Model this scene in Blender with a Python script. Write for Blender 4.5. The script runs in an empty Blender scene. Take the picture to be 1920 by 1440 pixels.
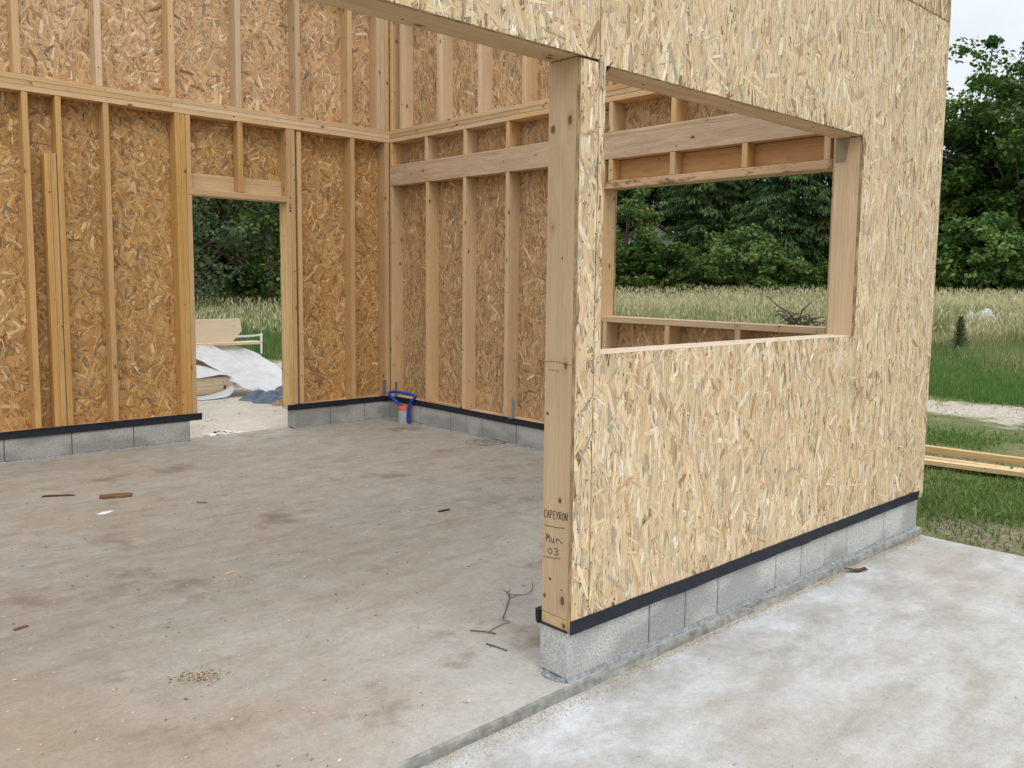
import bpy, math, random
import numpy as np
from mathutils import Vector, Matrix

rad = math.radians
S = bpy.context.scene
COL = S.collection

# ------------------------------------------------------------------ camera
cd = bpy.data.cameras.new("camera")
cam = bpy.data.objects.new("camera", cd)
COL.objects.link(cam)
S.camera = cam
YAW, PITCH, ROLL = 0.80747, -0.09948, 0.01402
fw0 = Vector((math.cos(YAW), math.sin(YAW), 0)); rt0 = Vector((math.sin(YAW), -math.cos(YAW), 0)); up0 = Vector((0, 0, 1))
fw = fw0 * math.cos(PITCH) + up0 * math.sin(PITCH)
up1 = up0 * math.cos(PITCH) - fw0 * math.sin(PITCH)
rt = rt0 * math.cos(ROLL) + up1 * math.sin(ROLL)
up = up1 * math.cos(ROLL) - rt0 * math.sin(ROLL)
m = Matrix((rt, up, -fw)).transposed().to_4x4()
EYE = Vector((-2.2686, -2.1921, 1.5367))
m.translation = EYE
cam.matrix_world = m
cd.sensor_width = 36.0
cd.lens = 1607.5 / 1920 * 36.0
cd.shift_x = -49.7 / 1920
cd.shift_y = -33.6 / 1920
cd.clip_start = 0.05
cd.clip_end = 2000

# ------------------------------------------------------------------ world, sun, exposure
SUN_EL, SUN_AZ = rad(52), rad(250)         # direction the light comes from (azimuth from +x, counter-clockwise)
W = bpy.data.worlds.new("World"); S.world = W; W.use_nodes = True
wn, wl = W.node_tree.nodes, W.node_tree.links
wn.clear()
sky = wn.new('ShaderNodeTexSky'); sky.sky_type = 'NISHITA'; sky.sun_disc = False
sky.sun_elevation = SUN_EL; sky.sun_rotation = rad(90) - SUN_AZ
sky.air_density = 1.0; sky.dust_density = 2.0
tc = wn.new('ShaderNodeTexCoord'); mp = wn.new('ShaderNodeMapping'); mp.inputs['Scale'].default_value = (1, 1, 2.6)
cn = wn.new('ShaderNodeTexNoise'); cn.inputs['Scale'].default_value = 2.3; cn.inputs['Detail'].default_value = 6; cn.inputs['Roughness'].default_value = .55
cr = wn.new('ShaderNodeValToRGB')
cr.color_ramp.elements[0].position = .32; cr.color_ramp.elements[0].color = (10.6, 11.2, 12.0, 1)
cr.color_ramp.elements[1].position = .68; cr.color_ramp.elements[1].color = (14.2, 14.6, 15.1, 1)
mx = wn.new('ShaderNodeMix'); mx.data_type = 'RGBA'; mx.inputs[0].default_value = .9
bg = wn.new('ShaderNodeBackground'); bg.inputs['Strength'].default_value = .10
wo = wn.new('ShaderNodeOutputWorld')
wl.new(tc.outputs['Generated'], mp.inputs['Vector']); wl.new(mp.outputs[0], cn.inputs['Vector']); wl.new(cn.outputs['Fac'], cr.inputs[0])
sp_ = wn.new('ShaderNodeSeparateXYZ'); wl.new(tc.outputs['Generated'], sp_.inputs[0])
gr_ = wn.new('ShaderNodeMapRange'); wl.new(sp_.outputs[2], gr_.inputs[0])       # overcast sky: three times brighter overhead than at the horizon
for i_, v_ in enumerate((0., 1., .42, 1.)): gr_.inputs[1 + i_].default_value = v_
vm_ = wn.new('ShaderNodeVectorMath'); vm_.operation = 'SCALE'; wl.new(cr.outputs[0], vm_.inputs[0]); wl.new(gr_.outputs[0], vm_.inputs['Scale'])
wl.new(sky.outputs[0], mx.inputs[6]); wl.new(vm_.outputs[0], mx.inputs[7]); wl.new(mx.outputs[2], bg.inputs['Color']); wl.new(bg.outputs[0], wo.inputs[0])

sd = bpy.data.lights.new("sun", 'SUN'); sd.energy = 0.7; sd.angle = rad(25); sd.color = (1, .96, .9)
sun = bpy.data.objects.new("sun", sd); COL.objects.link(sun)
sdir = Vector((math.cos(SUN_EL) * math.cos(SUN_AZ), math.cos(SUN_EL) * math.sin(SUN_AZ), math.sin(SUN_EL)))
sun.rotation_euler = sdir.to_track_quat('Z', 'Y').to_euler(); sun.location = (0, 0, 30)

S.view_settings.view_transform = 'Standard'
S.view_settings.look = 'None'
S.view_settings.gamma = 1
S.view_settings.use_curve_mapping = False
S.view_settings.exposure = 0.5
S.render.engine = 'CYCLES'
S.cycles.max_bounces = 10; S.cycles.diffuse_bounces = 6; S.cycles.transparent_max_bounces = 8
S.cycles.use_denoising = True

# ------------------------------------------------------------------ helpers: nodes
class NT:
    def __init__(s, name):
        s.m = bpy.data.materials.new(name); s.m.use_nodes = True
        s.t = s.m.node_tree; s.n = s.t.nodes; s.l = s.t.links
        s.b = s.n['Principled BSDF']; s.b.inputs['Roughness'].default_value = .8
        s.b.inputs['Specular IOR Level'].default_value = .25
    def add(s, t, **k):
        nd = s.n.new(t)
        for a, v in k.items(): setattr(nd, a, v)
        return nd
    def link(s, a, b): s.l.new(a, b)
    def _in(s, sock, v):
        if isinstance(v, bpy.types.NodeSocket): s.link(v, sock)
        elif v is not None:
            if isinstance(v, (tuple, list)) and len(v) == 3 and sock.type == 'RGBA': v = (*v, 1)
            sock.default_value = v
    def coord(s, which='Object'): return s.add('ShaderNodeTexCoord').outputs[which]
    def geo(s): return s.add('ShaderNodeNewGeometry').outputs['Position']
    def attr(s, name, out='Color'):
        a = s.add('ShaderNodeAttribute'); a.attribute_name = name; return a.outputs[out]
    def map(s, v, scale=(1, 1, 1), loc=(0, 0, 0), rot=(0, 0, 0)):
        q = s.add('ShaderNodeMapping'); s.link(v, q.inputs[0])
        q.inputs['Scale'].default_value = scale; q.inputs['Location'].default_value = loc; q.inputs['Rotation'].default_value = rot
        return q.outputs[0]
    def noise(s, v, scale, detail=4, rough=.55, dist=0, out='Fac'):
        q = s.add('ShaderNodeTexNoise'); s.link(v, q.inputs['Vector'])
        q.inputs['Scale'].default_value = scale; q.inputs['Detail'].default_value = detail
        q.inputs['Roughness'].default_value = rough; q.inputs['Distortion'].default_value = dist
        return q.outputs[out]
    def voro(s, v, scale, out='Distance', feature='F1', rand=1):
        q = s.add('ShaderNodeTexVoronoi'); q.feature = feature; s.link(v, q.inputs['Vector'])
        q.inputs['Scale'].default_value = scale; q.inputs['Randomness'].default_value = rand
        return q.outputs[out]
    def ramp(s, v, *st):
        q = s.add('ShaderNodeValToRGB'); s.link(v, q.inputs[0]); e = q.color_ramp.elements
        while len(e) < len(st): e.new(.5)
        for x, (p, c) in zip(e, st):
            x.position = p; x.color = (*c, 1) if isinstance(c, (tuple, list)) else (c, c, c, 1)
        return q.outputs[0]
    def rng(s, v, a, b, c=0., d=1.):
        q = s.add('ShaderNodeMapRange'); s.link(v, q.inputs[0])
        for i, x in enumerate((a, b, c, d)): q.inputs[1 + i].default_value = x
        return q.outputs[0]
    def mix(s, f, a, b, mode='MIX'):
        q = s.add('ShaderNodeMix'); q.data_type = 'RGBA'; q.blend_type = mode
        s._in(q.inputs[0], f); s._in(q.inputs[6], a); s._in(q.inputs[7], b); return q.outputs[2]
    def math(s, op, a, b=None):
        q = s.add('ShaderNodeMath'); q.operation = op; s._in(q.inputs[0], a)
        if b is not None: s._in(q.inputs[1], b)
        return q.outputs[0]
    def sep(s, v):
        q = s.add('ShaderNodeSeparateXYZ'); s.link(v, q.inputs[0]); return q.outputs
    def bump(s, h, strength=.3, dist=.01, nrm=None):
        q = s.add('ShaderNodeBump'); q.inputs['Strength'].default_value = strength; q.inputs['Distance'].default_value = dist
        s.link(h, q.inputs['Height'])
        if nrm is not None: s.link(nrm, q.inputs['Normal'])
        return q.outputs[0]
    def done(s, color, normal=None, rough=None):
        s._in(s.b.inputs['Base Color'], color)
        if normal is not None: s.link(normal, s.b.inputs['Normal'])
        if rough is not None: s._in(s.b.inputs['Roughness'], rough)
        return s.m

# ------------------------------------------------------------------ helpers: objects
def mesh(name, v, f, mat=None, smooth=False):
    me = bpy.data.meshes.new(name); me.from_pydata([tuple(map(float, x)) for x in v], [], f)
    if mat: me.materials.append(mat)
    if smooth:
        for p in me.polygons: p.use_smooth = True
    me.update(); return me

def tag(o, label=None, cat=None, group=None, kind=None):
    for k, v in (('label', label), ('category', cat), ('group', group), ('kind', kind)):
        if v: o[k] = v
    return o

def obj(name, me, parent=None, loc=(0, 0, 0)):
    o = bpy.data.objects.new(name, me); COL.objects.link(o); loc = Vector(loc)
    if parent is not None:
        o.parent = parent
        p = parent; off = Vector((0, 0, 0))
        while p is not None: off += p.location; p = p.parent
        loc = loc - off
    o.location = loc
    return o

def thing(name, label, cat, loc=(0, 0, 0), group=None):
    o = bpy.data.objects.new(name, None); COL.objects.link(o); o.location = loc; o.empty_display_size = .2
    return tag(o, label, cat, group, 'thing')

def cbox(dx, dy, dz, b=.002):
    """box with chamfered edges, centred: 24 vertices, 26 faces"""
    h = (dx / 2, dy / 2, dz / 2); b = min(b, .3 * min(dx, dy, dz)); V = []; idx = {}
    for sx in (-1, 1):
        for sy in (-1, 1):
            for sz in (-1, 1):
                s = (sx, sy, sz)
                for a in range(3):
                    idx[(s, a)] = len(V)
                    V.append([s[i] * (h[i] if i == a else h[i] - b) for i in range(3)])
    F = []
    for a in range(3):
        o1, o2 = (a + 1) % 3, (a + 2) % 3
        for sg in (-1, 1):
            q = []
            for u, w_ in ((-1, -1), (1, -1), (1, 1), (-1, 1)):
                s = [0, 0, 0]; s[a] = sg; s[o1] = u; s[o2] = w_; q.append(idx[(tuple(s), a)])
            F.append(q if sg > 0 else q[::-1])
    for a in range(3):
        o1, o2 = (a + 1) % 3, (a + 2) % 3
        for u in (-1, 1):
            for w_ in (-1, 1):
                s0 = [0, 0, 0]; s0[o1] = u; s0[o2] = w_; s1 = list(s0); s0[a] = -1; s1[a] = 1; s0, s1 = tuple(s0), tuple(s1)
                q = [idx[(s0, o1)], idx[(s1, o1)], idx[(s1, o2)], idx[(s0, o2)]]
                F.append(q if u * w_ < 0 else q[::-1])
    for s in [(x, y, z) for x in (-1, 1) for y in (-1, 1) for z in (-1, 1)]:
        q = [idx[(s, 0)], idx[(s, 1)], idx[(s, 2)]]
        F.append(q if s[0] * s[1] * s[2] > 0 else q[::-1])
    return V, F

rnd = random.Random(7)
def setvec(me, name, arr, kind='FLOAT_VECTOR', dom='POINT'):
    at = me.attributes.new(name, kind, dom)
    at.data.foreach_set('color' if 'COLOR' in kind else 'vector', np.asarray(arr, np.float32).ravel())

def grain_attr(me, V, dims, axis=None):
    if axis is None: axis = int(np.argmax(dims))
    V = np.asarray(V, float); o = [i for i in range(3) if i != axis]
    off = np.array([rnd.uniform(0, 50), rnd.uniform(-.12, .12), rnd.uniform(-.12, .12)])
    setvec(me, 'grain', np.stack([V[:, axis], V[:, o[0]], V[:, o[1]]], 1) + off)

def board(name, parent, lo, hi, mat, b=.0032, axis=None, label=None, cat=None, group=None, grain=True):
    lo, hi = np.array(lo, float), np.array(hi, float); d = hi - lo; c = (hi + lo) / 2
    V, F = cbox(*d, b); me = mesh(name, V, F, mat)
    if grain: grain_attr(me, V, d, axis)
    o = obj(name, me, parent, c)
    return tag(o, label, cat, group)

def tube_geo(pts, radii, n=8, caps=True):
    pts = [Vector(p) for p in pts]; V = []; F = []
    if not hasattr(radii, '__len__'): radii = [radii] * len(pts)
    ref = None
    for i, p in enumerate(pts):
        d = (pts[min(i + 1, len(pts) - 1)] - pts[max(i - 1, 0)]).normalized()
        if ref is None: ref = Vector((0, 0, 1)) if abs(d.z) < .9 else Vector((1, 0, 0))
        a = d.cross(ref).normalized(); bb = d.cross(a).normalized(); ref = -bb if bb.length else ref
        ref = a.cross(d)
        for k in range(n):
            t = 2 * math.pi * k / n; V.append(p + (a * math.cos(t) + bb * math.sin(t)) * radii[i])
    for i in range(len(pts) - 1):
        for k in range(n):
            k2 = (k + 1) % n; F.append([i * n + k, i * n + k2, (i + 1) * n + k2, (i + 1) * n + k])
    if caps: F.append(list(range(n))[::-1]); F.append([(len(pts) - 1) * n + k for k in range(n)])
    return V, F

def join_geo(lst):
    V, F = [], []
    for v, f in lst:
        o = len(V); V += list(v); F += [[i + o for i in q] for q in f]
    return V, F

def smooth_pts(P, k=6):
    """Catmull-Rom through P"""
    P = [np.array(p, float) for p in P]; P = [2 * P[0] - P[1]] + P + [2 * P[-1] - P[-2]]; out = []
    for i in range(1, len(P) - 2):
        for j in range(k):
            t = j / k; a, b_, c, d = P[i - 1:i + 3]
            out.append(.5 * ((2 * b_) + (-a + c) * t + (2 * a - 5 * b_ + 4 * c - d) * t * t + (-a + 3 * b_ - 3 * c + d) * t ** 3))
    out.append(P[-2]); return out

# ------------------------------------------------------------------ materials
def wood_mat(name, light, dark, knot=(.17, .075, .03), rough=.62, knots=1.0, stain=None, tone=.16, rings=.38):
    n = NT(name); g = n.attr('grain', 'Vector')
    st = n.map(g, (1.1, 26, 26)); warp = n.noise(n.map(g, (1.4, 5, 5)), 1.6, 3, .5)
    stc = n.add('ShaderNodeVectorMath', operation='ADD'); n.link(st, stc.inputs[0])
    wv = n.add('ShaderNodeVectorMath', operation='SCALE'); cb = n.add('ShaderNodeCombineXYZ')
    n.link(warp, cb.inputs[1]); n.link(warp, cb.inputs[2]); n.link(cb.outputs[0], wv.inputs[0]); wv.inputs['Scale'].default_value = 5.5
    n.link(wv.outputs[0], stc.inputs[1])
    f1 = n.noise(stc.outputs[0], 1.0, 3, .5)
    f2 = n.noise(n.map(g, (6, 300, 300)), 1.0, 2, .5)
    wq = n.add('ShaderNodeTexWave', wave_type='RINGS', rings_direction='X', wave_profile='SIN'); n.link(n.map(g, (1.3, 26, 26)), wq.inputs['Vector'])
    wq.inputs['Scale'].default_value = 1.0; wq.inputs['Distortion'].default_value = 5.0; wq.inputs['Detail'].default_value = 2; wq.inputs['Detail Scale'].default_value = .55; wq.inputs['Detail Roughness'].default_value = .5
    rings_ = n.rng(wq.outputs['Fac'], .62, 1.0, 0, 1)
    c = n.ramp(f1, (.30, dark), (.52, tuple((a * .55 + b_ * .45) for a, b_ in zip(light, dark))), (.66, light))
    c = n.mix(n.math('MULTIPLY', rings_, rings), c, tuple(x * y for x, y in zip(dark, (.80, .70, .60))))
    c = n.mix(.35, c, n.ramp(f2, (.3, (.72, .68, .62)), (.7, (1, 1, 1))), 'MULTIPLY')
    blot = n.noise(n.map(g, (1.6, 6, 6)), 1.3, 4, .6)
    c = n.mix(n.rng(blot, .35, .75, 0, .55), c, n.mix(.5, c, tuple(x * .8 for x in dark)), 'MIX')
    rn = n.add('ShaderNodeObjectInfo').outputs['Random']
    hs = n.add('ShaderNodeHueSaturation'); n.link(c, hs.inputs['Color'])
    n.link(n.rng(rn, 0, 1, 1 - tone, 1 + tone * .7), hs.inputs['Value'])
    rn2 = n.math('FRACT', n.math('MULTIPLY', rn, 37.7)); n.link(n.rng(rn2, 0, 1, .82, 1.12), hs.inputs['Saturation'])
    c = hs.outputs[0]
    kd = n.voro(n.map(g, (4.2, 7.5, 7.5)), 1.0)
    kring = n.rng(kd, .07 * knots + .001, .2 * knots + .002, 1, 0)
    c = n.mix(n.math('MULTIPLY', kring, .45), c, tuple(x * .55 for x in dark))
    kcore = n.rng(kd, .065 * knots, .09 * knots + .001, 1, 0); c = n.mix(kcore, c, knot)
    nd = n.voro(g, 8.5); c = n.mix(n.rng(nd, .055, .075, .9, 0), c, (.035, .028, .022))
    if stain is not None:
        sm = n.rng(n.noise(n.map(g, (3, 9, 9)), 1.4, 5, .62), .52, .62, 0, .8); c = n.mix(sm, c, stain)
    return n.done(c, n.bump(f2, .15, .002), rough)

WOOD = wood_mat('pine_pale', (.735, .525, .305), (.65, .435, .235))
WOODP = wood_mat('pine_pink', (.74, .53, .295), (.645, .43, .215), tone=.07)
WOODH = wood_mat('pine_honey', (.66, .425, .20), (.56, .34, .145), tone=.07)
WOODG = wood_mat('pine_grained', (.73, .53, .33), (.54, .345, .19), tone=.05, rings=.62)
WOODO = wood_mat('pine_orange_plank', (.66, .37, .145), (.54, .28, .10), tone=.05)
WOODS = wood_mat('pine_stained', (.69, .485, .30), (.58, .38, .22), stain=(.16, .09, .06))
WOODB = wood_mat('pine_post', (.61, .44, .255), (.52, .36, .20), tone=.0, rings=.24)
WOODW = wood_mat('pine_fresh', (.80, .66, .48), (.72, .57, .39), tone=.05)
WOODY = wood_mat('pine_batten', (.70, .50, .24), (.58, .38, .16), tone=.08)
WOODL = wood_mat('pine_batten_pale', (.78, .61, .35), (.66, .47, .23), tone=.08)
WOODBR = wood_mat('offcut_brown', (.26, .15, .085), (.17, .09, .05), knots=0)

def strand_mat():
    n = NT('osb_strand'); c = n.attr('Col'); g = n.attr('grain', 'Vector')
    f = n.noise(n.map(g, (9, 420, 1)), 1.0, 3, .6); f2 = n.noise(n.map(g, (3, 60, 1)), 1.0, 2, .5)
    c = n.mix(.8, c, n.ramp(f, (.28, (.55, .49, .43)), (.60, (1.08, 1.08, 1.08))), 'MULTIPLY')
    c = n.mix(.6, c, n.ramp(f2, (.3, (.75, .68, .6)), (.6, (1.05, 1.05, 1.05))), 'MULTIPLY')
    n.b.inputs['Specular IOR Level'].default_value = .35
    return n.done(c, n.bump(f, .25, .001), .55)
STRAND = strand_mat()
def base_mat(name, a, b_):
    n = NT(name); p = n.coord(); f = n.noise(n.map(p, (40, 40, 14)), 1.0, 4, .65)
    return n.done(n.ramp(f, (.35, a), (.65, b_)), n.bump(f, .5, .003), .75)
OSBCORE = base_mat('osb_core', (.2, .12, .06), (.5, .36, .2))

def concrete(name, kind):
    n = NT(name); p = n.geo(); xyz = n.sep(p)
    big = n.noise(p, .55, 5, .62, .4); mid = n.noise(n.map(p, (2.2, 3.6, 1), rot=(0, 0, .8)), 1.0, 6, .66, .3); fine = n.noise(p, 38, 6, .75)
    grit = n.noise(p, 170, 3, .7)
    streak = n.noise(n.map(p, (1.0, 5.5, 1), rot=(0, 0, -.82)), 1.5, 5, .6, .6)
    if kind == 'inside':
        m2 = n.noise(n.map(p, (4.2, 5.6, 1), rot=(0, 0, -.9)), 1.1, 8, .74, .25)
        c = n.ramp(m2, (.28, (.295, .265, .215)), (.5, (.37, .34, .285)), (.72, (.44, .412, .358)))
        c = n.mix(n.rng(mid, .5, .75, 0, .3), c, (.46, .45, .43))
        c = n.mix(n.rng(streak, .53, .72, 0, .5), c, (.26, .20, .14)); st2 = n.noise(n.map(p, (1.1, 1.8, 1), loc=(5, 3, 0), rot=(0, 0, -.75)), 1.3, 7, .70, .5); c = n.mix(n.rng(st2, .58, .72, 0, .42), c, (.225, .20, .165))
        # paler cement close to the threshold, ochre mud trodden in further inside
        d = n.math('ADD', n.math('ADD', n.math('MULTIPLY', xyz[1], 1.0), n.math('MULTIPLY', xyz[0], -.22)), n.math('ADD', n.math('MULTIPLY', big, 2.4), n.math('MULTIPLY', m2, 1.2)))
        c = n.mix(n.rng(d, 3.3, 1.5, 0, .8), c, n.ramp(m2, (.3, (.43, .415, .38)), (.7, (.61, .60, .57))))
        mud = n.math('MULTIPLY', n.rng(big, .40, .64, 0, 1), n.rng(xyz[0], 1.2, -1.6, .12, 1))
        c = n.mix(n.math('MULTIPLY', mud, .6), c, (.34, .235, .15))
        rust = n.rng(n.noise(n.map(p, loc=(4, 1, 0)), 1.7, 5, .66), .57, .68, 0, .65); c = n.mix(rust, c, (.20, .145, .10))
    elif kind == 'apron':
        c = n.ramp(mid, (.30, (.36, .345, .315)), (.47, (.49, .49, .48)), (.62, (.61, .635, .655)))
        d = n.math('ADD', n.math('MULTIPLY', xyz[1], -1.0), n.math('MULTIPLY', big, 1.8))
        c = n.mix(n.rng(d, 1.15, 1.9, 0, .55), c, n.ramp(streak, (.35, (.37, .335, .28)), (.65, (.54, .53, .505))))
        c = n.mix(n.rng(big, .56, .74, 0, .5), c, (.42, .36, .28))
    else:
        c = n.ramp(mid, (.3, (.50, .44, .35)), (.65, (.62, .56, .47)))
        c = n.mix(n.rng(big, .5, .75, 0, .5), c, (.44, .36, .25))
    c = n.mix(.5, c, n.ramp(fine, (.25, (.68, .67, .65)), (.6, (1.08, 1.08, 1.08))), 'MULTIPLY')
    c = n.mix(.55, c, n.ramp(grit, (.28, (.55, .54, .52)), (.5, (1, 1, 1))), 'MULTIPLY')
    sp = n.voro(p, 15); c = n.mix(n.rng(sp, .04, .07, .6, 0), c, (.17, .145, .115)); hz = n.noise(p, 9, 7, .78); c = n.mix(.35, c, n.ramp(hz, (.3, (.72, .70, .67)), (.6, (1.05, 1.05, 1.05))), 'MULTIPLY')
    sp2 = n.voro(n.map(p, loc=(3, 7, 0)), 7.5); c = n.mix(n.rng(sp2, .028, .05, .7, 0), c, (.62, .58, .5))
    h = n.mix(.5, fine, mid)
    return n.done(c, n.bump(h, .35, .006, n.bump(grit, .25, .002)), .86)
FLOORM, APRONM, REARM = concrete('floor_concrete', 'inside'), concrete('apron_concrete', 'apron'), concrete('rear_concrete', 'rear')

def block_mat(name, k=1.0):
    n = NT(name); p = n.geo(); v = n.voro(p, 165); f = n.noise(p, 90, 4, .8); big = n.noise(n.map(p, (2.7, 2.7, 4)), 1.0, 2, .45, .1)
    z = n.sep(p)[2]
    c = n.ramp(f, (.3, (.20 * k, .20 * k, .185 * k)), (.5, (.38 * k, .38 * k, .36 * k)), (.68, (.52 * k, .52 * k, .50 * k)))
    c = n.mix(n.rng(v, .1, .5, .45, 0), c, (.62 * k, .61 * k, .58 * k))
    wet = n.rng(n.math('SUBTRACT', big, n.math('MULTIPLY', z, .9)), .34, .50, 0, 1)
    c = n.mix(n.math('MULTIPLY', wet, .5), c, (.16 * k, .16 * k, .15 * k))
    r = n.add('ShaderNodeObjectInfo').outputs['Random']; hs = n.add('ShaderNodeHueSaturation'); n.link(c, hs.inputs['Color'])
    n.link(n.rng(r, 0, 1, .93, 1.06), hs.inputs['Value'])
    return n.done(hs.outputs[0], n.bump(f, .7, .004), .92)
BLOCK = block_mat('block_pale', 1.3); BLOCKD = block_mat('block_grey', 1.08)
def plain(name, col, rough=.6, var=.25, scale=20, metal=0, bump=.1):
    n = NT(name); p = n.coord(); f = n.noise(p, scale, 4, .6)
    n.b.inputs['Metallic'].default_value = metal
    return n.done(n.ramp(f, (.3, tuple(c * (1 - var) for c in col)), (.7, tuple(min(1, c * (1 + var)) for c in col))), n.bump(f, bump, .004), rough)
MORTARD = plain('joint_mortar', (.13, .13, .125), .95, .3, 35, 0, .8)
MORTAR = plain('mortar', (.27, .285, .30), .9, .35, 35, 0, .8)
STRIP = plain('bitumen_strip', (.017, .021, .03), .5, .2, 30, 0, .15)
GALV = plain('galvanised', (.33, .34, .35), .42, .2, 25, .75)
NAILM = plain('nail_steel', (.07, .06, .055), .6, .2, 40, .3)
INK = plain('marker_ink', (.03, .022, .018), .6, .1)
WHITEP = plain('white_print', (.75, .75, .73), .5, .05)
BLUE = plain('blue_conduit', (.012, .06, .36), .4, .15, 30)
ORANGE = plain('orange_plastic', (.72, .13, .03), .5, .15, 30)
PVC = plain('grey_pvc', (.30, .31, .32), .5, .15, 20)
PAPER = plain('paper', (.8, .8, .78), .8, .06)
DARKW = plain('dark_wood', (.09, .05, .03), .8, .35, 60)
WIRE = plain('tie_wire', (.11, .125, .10), .5, .3, 60, .5)
BARKD = plain('dead_branch', (.085, .07, .058), .95, .4, 15, 0, .6)
BARK = plain('bark', (.10, .08, .06), .95, .45, 6, 0, .8)
TILE = plain('roof_tile', (.16, .09, .07), .9, .3, 8)
BRICKM = plain('chimney_brick', (.34, .1, .06), .9, .25, 12)
RENDER = plain('house_render', (.62, .6, .57), .9, .08, 4)
BAG = plain('brown_paper_bag', (.42, .26, .15), .8, .3, 14, 0, .4)

def sheet_mat(name, col, trans):
    n = NT(name); p = n.coord(); f = n.noise(p, 9, 5, .6, .5)
    n.b.inputs['Roughness'].default_value = .35; n.b.inputs['Specular IOR Level'].default_value = .5
    n.link(n.ramp(f, (.3, tuple(c * .88 for c in col)), (.7, col)), n.b.inputs['Base Color'])
    n.link(n.bump(f, .5, .02), n.b.inputs['Normal'])
    tr = n.add('ShaderNodeBsdfTranslucent'); tr.inputs[0].default_value = (*col, 1)
    mx_ = n.add('ShaderNodeMixShader'); mx_.inputs[0].default_value = trans
    n.link(n.b.outputs[0], mx_.inputs[1]); n.link(tr.outputs[0], mx_.inputs[2]); n.link(mx_.outputs[0], n.n['Material Output'].inputs[0])
    return n.m
PLASTIC = sheet_mat('white_plastic_sheet', (.80, .80, .79), .25)
TARP = sheet_mat('slate_tarp', (.10, .14, .20), .05)

def leaf_mat(name, a, b_, c_, trans=.3):
    n = NT(name); r = n.attr('Col', 'Fac')
    col = n.ramp(r, (0, a), (.55, b_), (1, c_)); hs = n.add('ShaderNodeHueSaturation'); n.link(col, hs.inputs['Color'])
    oi = n.add('ShaderNodeObjectInfo').outputs['Random']; n.link(n.rng(oi, 0, 1, .8, 1.2), hs.inputs['Value']); n.link(n.rng(oi, 0, 1, .485, .51), hs.inputs['Hue'])
    n._in(n.b.inputs['Base Color'], hs.outputs[0]); n.b.inputs['Roughness'].default_value = .6
    tr = n.add('ShaderNodeBsdfTranslucent'); n.link(hs.outputs[0], tr.inputs[0])
    mx_ = n.add('ShaderNodeMixShader'); mx_.inputs[0].default_value = trans
    n.link(n.b.outputs[0], mx_.inputs[1]); n.link(tr.outputs[0], mx_.inputs[2]); n.link(mx_.outputs[0], n.n['Material Output'].inputs[0])
    return n.m
LEAF = leaf_mat('oak_leaf', (.035, .08, .015), (.08, .155, .03), (.17, .25, .045))
LEAFL = leaf_mat('light_leaf', (.07, .13, .03), (.13, .215, .055), (.22, .30, .085))
LEAFG = leaf_mat('grey_leaf', (.10, .14, .06), (.175, .23, .11), (.26, .32, .165), .5)
LEAFD = leaf_mat('dark_leaf', (.024, .058, .018), (.055, .112, .033), (.105, .175, .05))
NEEDLE = leaf_mat('needle', (.026, .056, .016), (.062, .115, .03), (.12, .19, .05), .3)
STRAW = leaf_mat('meadow_blade', (.085, .22, .035), (.31, .35, .15), (.68, .57, .37), .4)
GREENB = leaf_mat('green_blade', (.075, .16, .028), (.15, .26, .055), (.36, .37, .17), .4)

# ------------------------------------------------------------------ ground
TRACK = np.array([(12.6, -12), (10.7, -3), (10.25, 2), (10.4, 8), (8.4, 11.7), (5.0, 12.3), (-6, 12.6)], float)
def seg_dist(P):
    best = np.full(len(P), 1e9)
    for a, b_ in zip(TRACK[:-1], TRACK[1:]):
        d = b_ - a; t = np.clip(((P - a) @ d) / (d @ d), 0, 1); q = a + t[:, None] * d
        best = np.minimum(best, np.hypot(*(P - q).T))
    return best
def gz(x, y):
    x = np.asarray(x, float); y = np.asarray(y, float); r = np.hypot(x + 2.27, y + 2.19)
    t = np.clip((r - 11) / 38, 0, 1); s = t * t * (3 - 2 * t)
    return -.17 + .78 * s + .02 * np.sin(x * .9) * np.cos(y * .8) - .03 * np.exp(-seg_dist(np.stack([x.ravel(), y.ravel()], 1)).reshape(x.shape) ** 2 / .6)
def dirtness(P):
    d = seg_dist(P); w_ = np.where(P[:, 1] > 9.5, 1.9, 1.05)
    tr = np.clip(1.12 - d / w_, 0, .72)
    house = np.clip(1.0 - np.maximum(np.maximum(-P[:, 0] - 5, P[:, 0] - 3.4), np.maximum(-P[:, 1] - 9, P[:, 1] - 8.5)) / .35, 0, 1) * .45
    rear = np.clip(1 - np.hypot(P[:, 0] - 3.5, (P[:, 1] - 10.2) * 1.1) / 4.5, 0, 1) * 1.3
    x, y = P[:, 0], P[:, 1]; pz = .30 + .34 * np.sin(1.9 * x + .7 * y + 1) * np.sin(2.3 * y - .9 * x) + .25 * np.sin(4.1 * x - 2.2 * y) * np.sin(3.7 * y + 1.1 * x)
    near = np.clip(pz, 0, .62) * np.clip((14 - np.hypot(x, y)) / 5, 0, 1)
    return np.clip(np.maximum(np.maximum(tr, house), np.maximum(rear, near)), 0, 1)
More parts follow.
